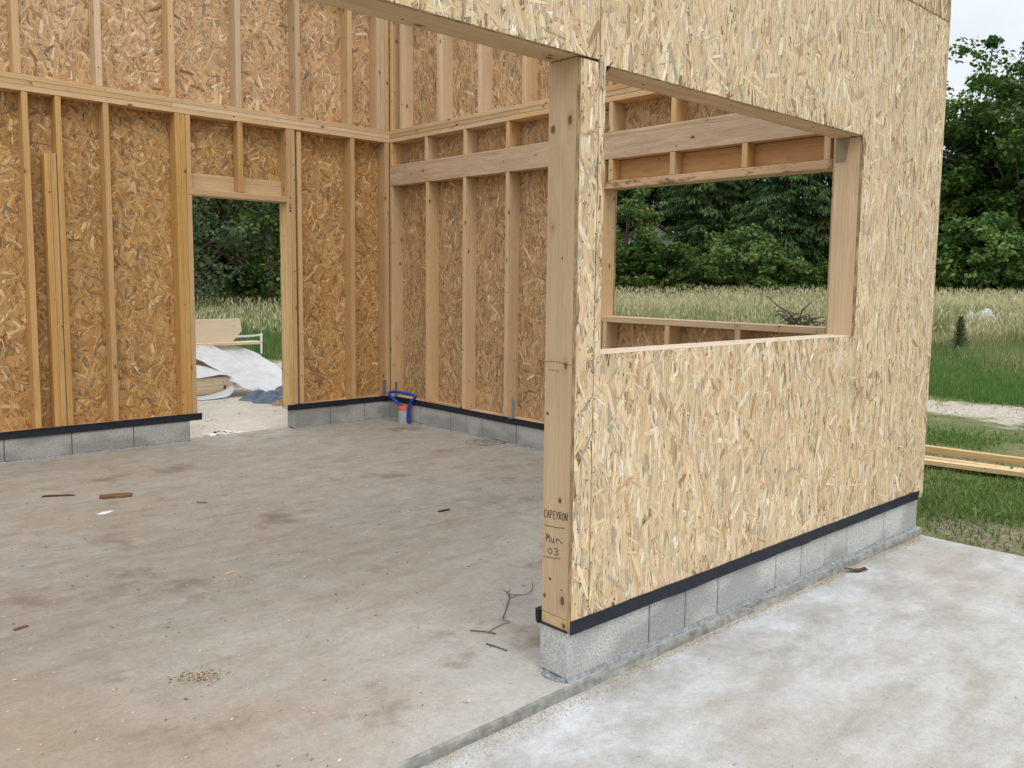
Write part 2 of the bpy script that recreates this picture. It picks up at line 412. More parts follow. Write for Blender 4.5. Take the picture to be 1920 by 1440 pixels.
def grid_ground():
    ax = np.concatenate([-np.geomspace(500, 6, 26), np.arange(-5.5, 20, .3), np.geomspace(20.4, 600, 34)])
    X, Y = np.meshgrid(ax, ax, indexing='ij'); Z = gz(X, Y); nx = len(ax)
    V = np.stack([X, Y, Z], -1).reshape(-1, 3); i = np.arange((nx - 1) * nx).reshape(nx - 1, nx)[:, :-1].ravel()
    F = np.stack([i, i + nx, i + nx + 1, i + 1], 1).tolist()
    n = NT('meadow_soil'); p = n.geo(); d = n.attr('dirt', 'Fac')
    nz = n.noise(p, 1.3, 6, .68, .3); nf = n.noise(p, 16, 5, .7)
    msk = n.rng(n.math('ADD', d, n.math('MULTIPLY', n.math('SUBTRACT', nz, .5), 1.7)), .42, .62, 0, 1)
    grass = n.ramp(n.noise(p, 2.2, 6, .7), (.3, (.09, .12, .035)), (.55, (.16, .175, .065)), (.75, (.27, .23, .13)))
    dirt = n.ramp(nf, (.3, (.36, .305, .235)), (.55, (.54, .48, .40)), (.75, (.66, .61, .54)))
    xs_ = n.sep(p); soil = n.ramp(nf, (.3, (.17, .135, .09)), (.55, (.27, .22, .155)), (.75, (.40, .34, .26)))
    edge = n.math('ADD', n.math('MULTIPLY', n.rng(xs_[1], 5.5, 7.5, 0, 1), 4), n.math('ADD', xs_[0], n.math('MULTIPLY', nz, 1.2)))
    dirt = n.mix(n.rng(edge, 9.3, 9.9, 0, 1), soil, dirt)
    c = n.mix(msk, grass, dirt); c = n.mix(.4, c, n.ramp(nf, (.25, (.55, .55, .5)), (.7, (1.1, 1.1, 1.1))), 'MULTIPLY')
    mat = n.done(c, n.bump(nf, .6, .04), .95)
    me = mesh('ground', V, F, mat, True)
    at = me.attributes.new('dirt', 'FLOAT', 'POINT'); at.data.foreach_set('value', dirtness(V[:, :2]).astype(np.float32))
    tag(obj('ground', me), kind='structure')
grid_ground()

# interior slab: worn irregular front edge along y = 0
def slab():
    r = np.random.RandomState(3); xs = np.arange(-6, 3.21, .03); V = []; n_ = len(xs)
    def wob(amp, k): 
        a = r.randn(n_); ker = np.hanning(k); ker /= ker.sum(); w_ = np.convolve(a, ker, 'same'); return amp * w_ / w_.std()
    e1, e2, e3 = wob(.0035, 21), wob(.004, 9), wob(.002, 7)
    chips = np.clip(wob(1, 7) - 1.4, 0, 2) * .006
    for i, x in enumerate(xs):
        V += [(x, 5.89, 0), (x, .3, 0), (x, .02, 0), (x, -.018 + e1[i] + chips[i] * 2, -.0005), (x, -.027 + e1[i] + e2[i] * .5 + chips[i], -.008 + e3[i] - chips[i] * .5), (x, -.030 + e1[i], -.024), (x, -.033 + e2[i] * .6, -.05), (x, -.033 + e2[i] * .6, -.2)]
    F = []
    for i in range(n_ - 1):
        for k in range(7): a = i * 8 + k; F.append([a, a + 1, a + 9, a + 8])
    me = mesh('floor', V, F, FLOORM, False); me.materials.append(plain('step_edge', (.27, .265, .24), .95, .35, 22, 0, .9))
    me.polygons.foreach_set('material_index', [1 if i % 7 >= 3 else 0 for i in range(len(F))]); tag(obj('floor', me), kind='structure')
slab()
def apron(name, x0, x1, y0, y1, z, mat, edge=.012):
    r = np.random.RandomState(5); n_ = 90
    def side(a, b_):
        a, b_ = np.array(a), np.array(b_); d = b_ - a; nr = np.array([d[1], -d[0]]) / np.linalg.norm(d)
        w_ = np.convolve(r.randn(n_), np.hanning(9), 'same') * edge * .5
        return [tuple(a + d * i / n_ + nr * w_[i]) for i in range(n_)]
    ring = side((x0, y0), (x1, y0)) + side((x1, y0), (x1, y1)) + side((x1, y1), (x0, y1)) + side((x0, y1), (x0, y0)); k = len(ring)
    V = [(x, y, z) for x, y in ring] + [(x, y, z - .22) for x, y in ring]
    F = [list(range(k))] + [[i, i + k, (i + 1) % k + k, (i + 1) % k] for i in range(k)]
    tag(obj(name, mesh(name, V, F, mat)), kind='structure')
apron('apron', -7, 3.2, -8, .03, -.042, APRONM)
apron('rear_apron', -5, 3.75, 5.885, 9.6, -.052, REARM, .03)

# ------------------------------------------------------------------ oriented strand board
PAL_OUT = [((.765, .605, .385), 10), ((.73, .56, .335), 6), ((.80, .66, .45), 6), ((.67, .485, .27), 2.5), ((.87, .78, .60), 2.0), ((.50, .44, .33), 1.0), ((.55, .36, .20), .8), ((.745, .555, .375), 1.6), ((.62, .52, .36), 1.6), ((.44, .28, .16), .3)]
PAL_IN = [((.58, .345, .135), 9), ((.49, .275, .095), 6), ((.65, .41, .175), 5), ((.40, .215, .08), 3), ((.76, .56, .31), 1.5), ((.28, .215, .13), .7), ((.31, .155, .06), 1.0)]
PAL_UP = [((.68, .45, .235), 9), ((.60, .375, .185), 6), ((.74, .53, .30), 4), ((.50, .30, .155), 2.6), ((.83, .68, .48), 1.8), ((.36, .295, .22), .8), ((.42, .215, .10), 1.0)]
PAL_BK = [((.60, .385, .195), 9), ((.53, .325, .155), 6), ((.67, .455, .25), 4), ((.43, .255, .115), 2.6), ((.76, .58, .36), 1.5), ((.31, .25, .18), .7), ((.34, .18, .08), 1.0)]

def strands(parent, org, U, Vv, N, w, h, holes, pal, seed, dens=1700, sig=24, spread=.25, L=(.05, .15), Wd=(.006, .026), bright=.07, accent=.028, accpal=((.86, .76, .58), (.80, .66, .45), (.45, .39, .295), (.52, .45, .33), (.50, .30, .16), (.60, .39, .22), (.74, .56, .34), (.78, .62, .40))):
    r = np.random.RandomState(seed); org, U, Vv, N = (np.array(a, float) for a in (org, U, Vv, N))
    holes = [(-9 if a < .002 else a, 99 if b_ > w - .002 else b_, -9 if c < .002 else c, 99 if d > h - .002 else d) for a, b_, c, d in holes]
    n = int(dens * w * h)
    cu, cv = r.uniform(-.02, w + .02, n), r.uniform(-.02, h + .02, n)
    ok = np.ones(n, bool)
    for (a, b_, c, d) in holes: ok &= ~((cu > a) & (cu < b_) & (cv > c) & (cv < d))
    cu, cv = cu[ok], cv[ok]; n = len(cu)
    lay = r.rand(n)                                   # 0 bottom, 1 top
    ln = (L[0] + (L[1] - L[0]) * r.rand(n) ** 1.2) * (1.35 - .75 * lay); wd = (Wd[0] + (Wd[1] - Wd[0]) * r.rand(n) ** 1.6) * (1.45 - .75 * lay)
    thin = r.rand(n) < .25; wd[thin] *= .45
    acc = r.rand(n) < accent; lay[acc] = .8 + .2 * r.rand(acc.sum()); ln[acc] = r.uniform(.06, .15, acc.sum()); wd[acc] = r.uniform(.006, .030, acc.sum())
    ang = rad(90) + np.where(r.rand(n) < spread, r.uniform(-1.5, 1.5, n), np.radians(sig) * r.randn(n) * np.where(acc, 2.0, 1))
    bend = r.randn(n) * .012
    e = np.array([-1, -.62, .55, 1.]); hw = np.stack([r.uniform(.12, .95, n), r.uniform(.85, 1, n), r.uniform(.8, 1, n), r.uniform(.12, .95, n)], 1)
    slant = r.uniform(-.22, .22, (n, 4)); slant[:, 1:3] *= .1
    side = np.array([-1, 1.])
    a = e[None, :, None] * ln[:, None, None] / 2 + slant[:, :, None] * side[None, None, :] * wd[:, None, None] * 1.3
    off = r.uniform(-.4, .4, (n, 4)); off[:, 1:3] *= .15
    b_ = (side[None, None, :] * hw[:, :, None] + off[:, :, None]) * wd[:, None, None] / 2 + (bend[:, None, None] * a * a / (ln[:, None, None] + .01)) * 4
    ca, sa = np.cos(ang)[:, None, None], np.sin(ang)[:, None, None]
    pu = cu[:, None, None] + a * ca - b_ * sa; pv = cv[:, None, None] + a * sa + b_ * ca
    pu = np.clip(pu, 0.0008, w - .0008); pv = np.clip(pv, .0008, h - .0008)
    for (h0, h1, h2, h3) in holes:                    # keep strands out of openings: move corners to the nearest rim
        ins = (pu > h0) & (pu < h1) & (pv > h2) & (pv < h3)
        CU = np.broadcast_to(cu[:, None, None], pu.shape); CV = np.broadcast_to(cv[:, None, None], pu.shape)
        pu = np.where(ins & (CU <= h0), h0, np.where(ins & (CU >= h1), h1, pu))
        ins = (pu > h0) & (pu < h1) & (pv > h2) & (pv < h3)
        pv = np.where(ins & (CV <= h2), h2, np.where(ins & (CV >= h3), h3, pv))
    z = .0003 + .0022 * lay[:, None, None] + (r.uniform(-.0004, .0004, n)[:, None, None]) * side[None, None, :] + (r.uniform(-.0003, .0003, n)[:, None, None]) * e[None, :, None]
    P = org + pu[..., None] * U + pv[..., None] * Vv + np.maximum(z, .0002)[..., None] * N
    P = P.reshape(-1, 3)
    k = np.arange(n)[:, None] * 8; q = np.array([[0, 1, 3, 2], [2, 3, 5, 4], [4, 5, 7, 6]]).ravel()[None, :]
    loops = (k + q).reshape(-1)
    if np.dot(np.cross(U, Vv), N) > 0:
        loops = loops.reshape(-1, 4)[:, ::-1].ravel()
    pc = np.array([p[0] for p in pal]); pw = np.array([p[1] for p in pal]); pw = pw / pw.sum()
    ci = r.choice(len(pal), n, p=pw); col = pc[ci] * (1 + bright * r.randn(n))[:, None] * (1 + .012 * r.randn(n, 3))
    ca_ = np.array(accpal); col[acc] = ca_[r.randint(0, len(ca_), acc.sum())] * (1 + .1 * r.randn(acc.sum()))[:, None]
    # a fresh ragged thin strand is often paler
    col = np.clip(col, .02, .9)
    me = bpy.data.meshes.new('wood_strands'); nf = n * 3
    me.vertices.add(len(P)); me.vertices.foreach_set('co', (P).astype(np.float32).ravel())
    me.loops.add(nf * 4); me.loops.foreach_set('vertex_index', loops.astype(np.int32))
    me.polygons.add(nf); me.polygons.foreach_set('loop_start', np.arange(0, nf * 4, 4, dtype=np.int32))
    me.polygons.foreach_set('loop_total', np.full(nf, 4, np.int32))
    me.update(calc_edges=True); me.materials.append(STRAND)
    c4 = np.ones((len(P), 4), np.float32); c4[:, :3] = np.repeat(col, 8, 0)
    setvec(me, 'Col', c4, 'FLOAT_COLOR')
    gr = np.stack([a.reshape(-1), b_.reshape(-1), np.zeros(len(P))], 1) + np.repeat(np.stack([r.uniform(0, 90, n), r.uniform(0, 90, n), np.zeros(n)], 1), 8, 0)
    setvec(me, 'grain', gr)
    o = obj('wood_strands', me, parent); o['kind'] = 'stuff'
    return o

def panel(parent, face, org, U, Vv, N, w, h, holes, th, pal, seed, **kw):
    """strand board: face origin org, U x V spans the face, thickness th goes behind the face (-N). Built as slabs round its holes."""
    org, U, Vv, N = (np.array(a, float) for a in (org, U, Vv, N))
    us = sorted({0, w, *[x for hh in holes for x in hh[:2]]}); vs = sorted({0, h, *[x for hh in holes for x in hh[2:]]})
    us = [u for u in us if 0 <= u <= w]; vs = [v for v in vs if 0 <= v <= h]
    V, F, idx = [], [], {}
    def vid(i, j, k):
        if (i, j, k) not in idx:
            idx[(i, j, k)] = len(V); V.append(org + U * us[i] + Vv * vs[j] - N * th * k)
        return idx[(i, j, k)]
    solid = lambda i, j: 0 <= i < len(us) - 1 and 0 <= j < len(vs) - 1 and not any(a <= us[i] and us[i + 1] <= b_ and c <= vs[j] and vs[j + 1] <= d for a, b_, c, d in holes)
    rh = np.dot(np.cross(U, Vv), N) > 0
    def face_(q): F.append(q if rh else q[::-1])
    for i in range(len(us) - 1):
        for j in range(len(vs) - 1):
            if not solid(i, j): continue
            face_([vid(i, j, 0), vid(i + 1, j, 0), vid(i + 1, j + 1, 0), vid(i, j + 1, 0)])
            face_([vid(i, j, 1), vid(i, j + 1, 1), vid(i + 1, j + 1, 1), vid(i + 1, j, 1)])
            if not solid(i - 1, j): face_([vid(i, j, 0), vid(i, j + 1, 0), vid(i, j + 1, 1), vid(i, j, 1)])
            if not solid(i + 1, j): face_([vid(i + 1, j, 0), vid(i + 1, j, 1), vid(i + 1, j + 1, 1), vid(i + 1, j + 1, 0)])
            if not solid(i, j - 1): face_([vid(i, j, 0), vid(i, j, 1), vid(i + 1, j, 1), vid(i + 1, j, 0)])
            if not solid(i, j + 1): face_([vid(i, j + 1, 0), vid(i + 1, j + 1, 0), vid(i + 1, j + 1, 1), vid(i, j + 1, 1)])
    o = obj('osb_panel', mesh('osb_panel', V, F, OSBCORE), parent); 
    o.location = -Vector(parent.location)
    s = strands(o, org, U, Vv, N, w, h, holes, pal, seed, **kw)
    s.location = (0, 0, 0)
    return o

BX, LY, T = 3.044, 5.721, .145
ZP0, ZT = 2.981, 3.108                  # underside and top of the wall plates
ZTOP = 4.5  # unseen top of the other upper walls, height tuned for the light inside
ZTF = 3.62                              # unseen top of the front wall, set low to let more sky light in

# ------------------------------------------------------------------ front wall (outside face towards the camera)
fr = thing('timber_frame_wall', 'pale strand board wall with big square window hole and handwriting on its end post', 'wall', (1.6, .07, .2))
WX0, WX1, WZ0, WZ1 = .134, 2.18, 1.262, 2.325
OX0, OX1, OT = -4.2, 3.216, .0155
y1 = .0012
YF = -OT
kwR = dict(dens=2000, sig=14, spread=.2, L=(.06, .22), Wd=(.007, .036), bright=.085, accent=.034)
panel(fr, 0, (0.0, YF, .2), (1, 0, 0), (0, 0, 1), (0, -1, 0), .0975, 2.128, [], OT - .0005, PAL_OUT, 11, **kwR)
panel(fr, 0, (.0995, YF, .2), (1, 0, 0), (0, 0, 1), (0, -1, 0), OX1 - .0995, 2.918, [(WX0 - .0995, WX1 - .0995, WZ0 - .2, WZ1 - .2)], OT - .0005, PAL_OUT, 12, **kwR)
panel(fr, 0, (OX0, YF, 2.337), (1, 0, 0), (0, 0, 1), (0, -1, 0), .0975 - OX0, .781, [], OT - .0005, PAL_OUT, 13, **kwR)
board('bottom_plate', fr, (.001, y1, .203), (3.188, T, .246), WOODY)
board('end_post', fr, (0, y1, .2475), (.085, T, 2.335), WOODB, .003)
board('jack_stud', fr, (.087, y1, .2475), (.1335, T, 2.3235), WOOD)
board('jack_stud', fr, (WX1, y1, .2475), (WX1 + .045, T, 2.323), WOODS if False else WOODP)
for x in (WX1 + .047, 2.75, 3.143): board('stud', fr, (x, y1, .2475), (x + .045, T, ZP0 - .001), WOODP)
board('sill_plate', fr, (WX0, -.013, 1.219), (WX1 - .001, T, WZ0 + .001), WOODW, .0015)
board('head_plate', fr, (WX0 - .047, y1, WZ1), (WX1 + .0455, T, WZ1 + .045), WOODG)
for x in (.19, .79, 1.39, 1.99): board('sill_stud', fr, (x, y1, .2475), (x + .045, T, 1.218), WOODP)
for x in (.30, .9, 1.5, 2.1): board('cripple_stud', fr, (x, y1, WZ1 + .046), (x + .045, T, ZP0 - .001), WOODP)
board('lintel_beam', fr, (OX0, y1, 2.337), (.086, T, 2.56), WOODB, .003)
board('top_plate', fr, (OX0, y1, ZP0), (3.188, T, 3.065), WOODP)
# dark tapered stain on the far window jamb, laid on as a thin plate
V = [(WX1 - e, y, z) for e in (.0005, .003) for y, z in ((.062, 2.322), (.141, 2.322), (.141, 2.198), (.082, 2.198))]
o = obj('jamb_stain', mesh('jamb_stain', V, [[3, 2, 1, 0], [4, 5, 6, 7]] + [[i, (i + 1) % 4, (i + 1) % 4 + 4, i + 4] for i in range(4)], plain('jamb_stain_brown', (.30, .225, .15), .7, .2, 14)), fr); o.location = -Vector(fr.location)
# nail heads in the board, along the frame lines behind it
def nails(parent, pts, N, rr=.0032):
    N = Vector(N); A = Vector((0, 0, 1)); B = N.cross(A); V, F = [], []
    for p in pts:
        p = Vector(p) + N * .0030; k = len(V)
        V += [p + (A * math.cos(t) + B * math.sin(t)) * rr for t in [i * math.pi / 3 for i in range(6)]] + [p + N * .0006]
        F += [[k + i, k + (i + 1) % 6, k + 6] for i in range(6)]
    o = obj('nail_heads', mesh('nail_heads', V, F, NAILM), parent); o.location = -Vector(parent.location); o['kind'] = 'stuff'
r_ = random.Random(5); pts = []
for x, z0, z1, st in ((.02, .3, 3.05, .14), (.082, .3, 2.3, .16), (.115, .3, 3.05, .13), (2.2, .3, 3.0, .2), (2.77, .3, 3.0, .2), (3.17, .3, 3.0, .18), (.81, .3, 1.2, .2), (1.41, .3, 1.2, .2)):
    z = z0
    while z < z1: pts.append((x + r_.uniform(-.012, .012), YF, z + r_.uniform(-.03, .03))); z += st
for z in (2.36, 2.40, 3.08, .235): 
    x = -1.2 if z > 2 else .15
    while x < 3.15: pts.append((x + r_.uniform(-.03, .03), YF, z + r_.uniform(-.01, .01))); x += .17
nails(fr, [p for p in pts if not (WX0 - .01 < p[0] < WX1 + .01 and WZ0 - .02 < p[2] < WZ1 + .01)], (0, -1, 0))

# handwriting on the post: strokes on the face x = 0 (s runs from the inner edge to the outer one)
def scribble(strokes, rr=.0013):
    G = []
    for st in strokes:
        P = smooth_pts([(-.0006, .145 - s, z) for s, z in st], 4) if len(st) > 2 else [(-.0006, .145 - s, z) for s, z in st]
        G.append(tube_geo(P, rr, 5))
    o = obj('handwriting', mesh('handwriting', *join_geo(G), INK), fr); o.location = -Vector(fr.location)
def letters(word, s0, z0, w, h, dz):
    GL = {'C': [[(.9, .85), (.5, 1), (.1, .6), (.2, .1), (.6, 0), (.95, .15)]], 'A': [[(0, 0), (.3, .6), (.5, 1)], [(.5, 1), (.75, .5), (.95, 0)], [(.15, .38), (.85, .42)]],
          'P': [[(.15, -.05), (.15, .5), (.15, 1)], [(.05, .95), (.6, 1.02), (.85, .75), (.6, .5), (.2, .45)]], 'E': [[(.15, 0), (.12, .5), (.15, 1)], [(.15, 1), (.85, 1.02)], [(.15, .5), (.7, .54)], [(.15, 0), (.85, .04)]],
          'Y': [[(.05, 1), (.3, .7), (.5, .5)], [(.95, 1.02), (.6, .55), (.4, 0)]], 'R': [[(.15, 0), (.12, .5), (.15, 1)], [(.05, .95), (.6, 1.02), (.85, .78), (.6, .52), (.2, .48)], [(.4, .5), (.7, .2), (.95, 0)]],
          'O': [[(.5, 1), (.15, .7), (.15, .25), (.5, 0), (.85, .3), (.85, .75), (.5, 1)]], 'N': [[(.12, 0), (.12, .5), (.15, 1)], [(.15, 1), (.5, .45), (.85, 0)], [(.85, 0), (.88, .5), (.92, 1.05)]],
          'M': [[(.05, 0), (.12, .6), (.22, 1)], [(.22, 1), (.4, .55), (.5, .4)], [(.5, .4), (.68, .8), (.8, 1)], [(.8, 1), (.88, .5), (.92, 0)]], 'u': [[(.1, .6), (.1, .2), (.35, 0), (.6, .15), (.75, .6)], [(.75, .6), (.75, .25), (.9, 0)]],
          'r': [[(.15, .6), (.2, .3), (.2, 0)], [(.2, .35), (.5, .6), (.9, .5), (1.3, .25), (1.7, .3)]], '0': [[(.5, .8), (.12, .55), (.2, .1), (.6, 0), (.9, .35), (.8, .7), (.5, .8)]], '3': [[(.1, .85), (.55, 1), (.85, .75), (.45, .52), (.9, .3), (.6, 0), (.1, .08)]]}
    out = []
    for i, ch in enumerate(word):
        for st in GL[ch]: out.append([(s0 + (i + a * .8) * w, z0 + dz * i + b_ * h) for a, b_ in st])
    return out
scribble(letters('CAPEYRON', .010, .626, .0162, .030, .0012))
scribble([[(.012, .594), (.075, .598), (.124, .605)]], .001)
scribble(letters('Mur', .022, .532, .027, .032, .002))
scribble(letters('03', .032, .488, .034, .026, .002))
scribble([[(.010, .470), (.06, .474), (.104, .482)]], .001)
# pencil line and faint grade stamp higher on the post
scribble([[(.001, 1.228), (.06, 1.234), (.144, 1.226)]], .0006)
scribble([[(.028 + i * .007, 1.196), (.028 + i * .007, 1.203)] for i in range(8)], .0005)
# knots on the post, set in flush
KN = plain('knot_wood', (.15, .07, .03), .7, .5, 60); KN2 = plain('knot_ring', (.30, .16, .075), .7, .35, 90)
for (yy, zz, ra) in ((.119, 2.092, .017), (.051, .706, .012), (.127, .314, .010), (.035, .36, .005), (.06, 1.62, .006)):
    G = []
    for q, (k, e) in enumerate(((1.0, .0004), (.62, .0007))):
        V = [(-e, yy + math.cos(t) * ra * k * .8, zz + math.sin(t) * ra * k) for t in [i * math.pi / 8 for i in range(16)]]
        o = obj('knot', mesh('knot', V, [list(range(16))], (KN2, KN)[q]), fr); o.location = -Vector(fr.location)

# ------------------------------------------------------------------ left wall with the doorway
lf = thing('timber_frame_wall', 'honey coloured stud wall with an open doorway and a double short stud', 'wall', (.5, LY + .07, .2))
yl0, yl1 = LY, LY + T
board('bottom_plate', lf, (-3.6, yl0 + .003, .203), (.909, yl1, .246), WOODH)
board('bottom_plate', lf, (1.843, yl0 + .003, .203), (3.19, yl1, .246), WOODH)
for x in (-3.0, -2.42, -1.82, -1.225, -.625 + .195, -.19, .175, .772):
    board('stud', lf, (x - .0225 + .0225, yl0, .2475), (x + .045, yl1, ZP0 - .001), WOODH)
board('king_stud', lf, (.818, yl0, .2475), (.8625, yl1, ZP0 - .001), WOODH)
board('jack_stud', lf, (.8645, yl0, .2475), (.909, yl1, 2.269), WOODH)
board('jack_stud', lf, (1.843, yl0, .2475), (1.887, yl1, 2.269), WOODY)
board('king_stud', lf, (1.889, yl0, .2475), (1.936, yl1, ZP0 - .001), WOODH)
board('stud', lf, (1.962, yl0 + .012, .2475), (2.010, yl1, ZP0 - .001), WOODP)
for x, x2 in ((2.566, 2.613), (2.985, 3.0405)): board('stud', lf, (x, yl0, .2475), (x2, yl1, ZP0 - .001), WOODH)
board('short_stud', lf, (-.286, yl0 - .004, .2475), (-.2415, yl1 - .03, 2.508), WOODH)
board('short_stud', lf, (-.240, yl0 - .002, .2475), (-.1965, yl1 - .03, 2.515), WOODH)
board('head_plate', lf, (.8645, yl0 - .001, 2.27), (1.8875, yl1, 2.325), WOODH)
board('cripple_stud', lf, (.866, yl0, 2.3265), (.909, yl1, ZP0 - .001), WOODH)
board('cripple_stud', lf, (1.843, yl0, 2.3265), (1.887, yl1, ZP0 - .001), WOODH)
board('cripple_stud', lf, (1.352, yl0, 2.3265), (1.402, yl1 - .047, ZP0 - .001), WOODH)
board('door_lintel', lf, (.911, yl1 - .045, 2.3265), (1.841, yl1 - .001, 2.475), WOODY)
zs = (ZP0, 3.0255, 3.0655, ZT)
for i in range(3):
    xa = -3.6
    for xb in ((-.9 + i * .55), (1.3 - i * .9 + .35), BX + .14):
        if xb - xa < .2: continue
        board('top_plate', lf, (xa, yl0 - .003 - .001 * i, zs[i] + .0006), (xb - .0012, yl1, zs[i + 1] - .0006), (WOODP, WOOD, WOODP)[i], .002)
        xa = xb
# sheathing seen between the studs (inner face towards -y)
yo = yl1 + .001
kwL = dict(dens=1350, sig=38, spread=.5, L=(.06, .19), Wd=(.008, .038), bright=.09, accent=.02, accpal=((.78, .58, .34), (.72, .50, .26), (.34, .25, .14), (.30, .15, .06), (.26, .21, .14), (.62, .40, .17)))
def lpan(x0, x1, z0, z1, holes, seed, pal, dens=1500, par=None):
    k = dict(kwL); k['dens'] = dens
    panel(par or lf, 0, (x0, yo, z0), (1, 0, 0), (0, 0, 1), (0, -1, 0), x1 - x0, z1 - z0, holes, .0150, pal, seed, **k)
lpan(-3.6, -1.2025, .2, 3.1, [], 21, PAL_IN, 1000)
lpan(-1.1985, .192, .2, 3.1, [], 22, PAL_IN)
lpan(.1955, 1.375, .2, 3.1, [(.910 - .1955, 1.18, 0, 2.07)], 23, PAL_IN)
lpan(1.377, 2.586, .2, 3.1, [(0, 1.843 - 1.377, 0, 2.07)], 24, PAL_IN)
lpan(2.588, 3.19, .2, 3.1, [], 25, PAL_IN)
# sticker by the door head
st = board('sticker', lf, (1.8625, yl0 - .0006, 2.178), (1.884, yl0 + .0002, 2.252), plain('sticker_black', (.012, .012, .014), .5, .05), .0001, grain=False)
def ring(parent, c, ro, ri, N, mat, arc=(0, 360), nm='printed_ring'):
    V, F = [], []; k = 20
    for i in range(k + 1):
        t = rad(arc[0] + (arc[1] - arc[0]) * i / k)
        for q in (ro, ri): V.append((c[0] + q * math.cos(t), c[1], c[2] + q * 1.15 * math.sin(t)))
    for i in range(k): F.append([2 * i, 2 * i + 2, 2 * i + 3, 2 * i + 1])
    o = obj(nm, mesh(nm, V, F, mat), parent); o.location = -Vector(lf.location) - Vector(st.location)
for zz, arc in ((2.232, (0, 360)), (2.198, (-20, 250))): ring(st, (1.8732, yl0 - .0010, zz), .0085, .0045, None, WHITEP, arc)
def anchor(parent, org, U, N, h=.16, w=.045):
    org, U, N = Vector(org), Vector(U), Vector(N); Z = Vector((0, 0, 1)); th = .002
    prof = [(0, 0.0), (0, h), (th, h), (th, th), (.05, th), (.05, 0)]
    V = [org + N * (a + .0008) + Z * b_ + U * s for s in (-w / 2, w / 2) for a, b_ in prof]
    F = [[0, 1, 2, 3], [0, 3, 4, 5], [9, 8, 7, 6], [11, 10, 9, 6]] + [[i, i + 6, (i + 1) % 6 + 6, (i + 1) % 6] for i in range(6)]
    G = [(V, F)]
    for k in range(5):
        for s in (-.012, .012):
            c = org + N * (th + .0012) + Z * (.04 + k * .025) + U * s
            G.append(([c + U * .003 * math.cos(i * math.pi / 3) + Z * .003 * math.sin(i * math.pi / 3) for i in range(6)], [[0, 1, 2, 3, 4, 5]]))
    o = obj('anchor_bracket', mesh('anchor_bracket', *join_geo(G), GALV), parent); o.location = -Vector(parent.location)
anchor(lf, (2.962, LY - .004, .256), (1, 0, 0), (0, -1, 0), .17)

# ------------------------------------------------------------------ back wall with the wide window
bk = thing('timber_frame_wall', 'pinkish stud wall with a long deep header plank over a wide window at the back', 'wall', (BX + .07, 3.0, .2))
bx0, bx1 = BX, BX + T
YB0, YB1 = .61, 2.61
bo = lambda nm, ya, yb, za, zb, mat=WOODP, xa=bx0, xb=bx1, **k: board(nm, bk, (xa, ya, za), (xb, yb, zb), mat, **k)
bo('bottom_plate', .148, LY - .002, .203, .246, WOODP, bx0 + .003)
for y in (5.673, 5.026, 4.418, 3.79, 3.18): bo('stud', y - .0, y + .045, .2475, 2.5245)
bo('jack_stud', YB1 + .001, YB1 + .045, .2475, 2.5245)
bo('jack_stud', YB0 - .046, YB0 - .001, .2475, 2.5245)
for y in (5.673, 5.045, 4.415, 3.79, 3.18, 2.533, 1.903, 1.263, .633): bo('cripple_stud', y, y + .045, 2.7415, ZP0 - .001)
bo('header_plank', .148, LY - .004, 2.526, 2.740, WOODG, bx0 - .001, bx0 + .046)
bo('header_plank', .148, LY - .004, 2.526, 2.740, WOODP, bx0 + .05, bx0 + .096)
for y in (2.525, 1.90, 1.263, .633): bo('cripple_stud', y, y + .046, 2.3515, 2.5245, WOODP, bx0, bx1 - .048)
bo('window_lintel', YB0 + .001, YB1 - .001, 2.3515, 2.5245, WOODO, bx1 - .046, bx1 - .001)
bo('head_plate', YB0 + .0005, YB1 - .0005, 2.291, 2.350, WOODS, bx0 - .001)
bo('sill_plate', YB0 + .0005, YB1 - .0005, 1.203, 1.250, WOODP, bx0 - .001)
for y in (2.553, 1.905, 1.266, .63): bo('sill_stud', y, y + .045, .2475, 1.2015)
for i in range(3):
    ya = .148
    for yb in ((1.9 + i * .5), (3.9 - i * .25), LY - .005):
        bo('top_plate', ya, yb - .0012, zs[i] + .0006, zs[i + 1] - .0006, (WOODP, WOOD, WOODP)[i], bx0 - .003 - .001 * i); ya = yb
kwB = dict(dens=1400, sig=24, spread=.35, L=(.06, .18), Wd=(.007, .034), bright=.09, accent=.016, accpal=((.80, .62, .40), (.72, .52, .30), (.34, .25, .16), (.32, .17, .08), (.29, .235, .17)))
def bpan(y0, y1_, z0, z1, holes, seed, pal, par=None, dens=1500):
    k = dict(kwB); k['dens'] = dens
    panel(par or bk, 0, (bx1 + .001, y0, z0), (0, 1, 0), (0, 0, 1), (-1, 0, 0), y1_ - y0, z1 - z0, holes, .0150, pal, seed, **k)
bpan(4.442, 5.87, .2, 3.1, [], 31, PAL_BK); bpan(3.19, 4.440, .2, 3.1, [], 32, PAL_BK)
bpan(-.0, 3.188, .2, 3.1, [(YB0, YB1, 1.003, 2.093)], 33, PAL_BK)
anchor(bk, (BX - .004, 5.60, .256), (0, 1, 0), (-1, 0, 0), .16)
anchor(bk, (BX - .004, 3.69, .256), (0, 1, 0), (-1, 0, 0), .17)
board('timber_offcut', None, (BX + .004, 4.50, .2475), (BX + .05, 4.96, .275), WOODY, label='short pale batten lying on the bottom plate between two studs of the back wall', cat='batten')

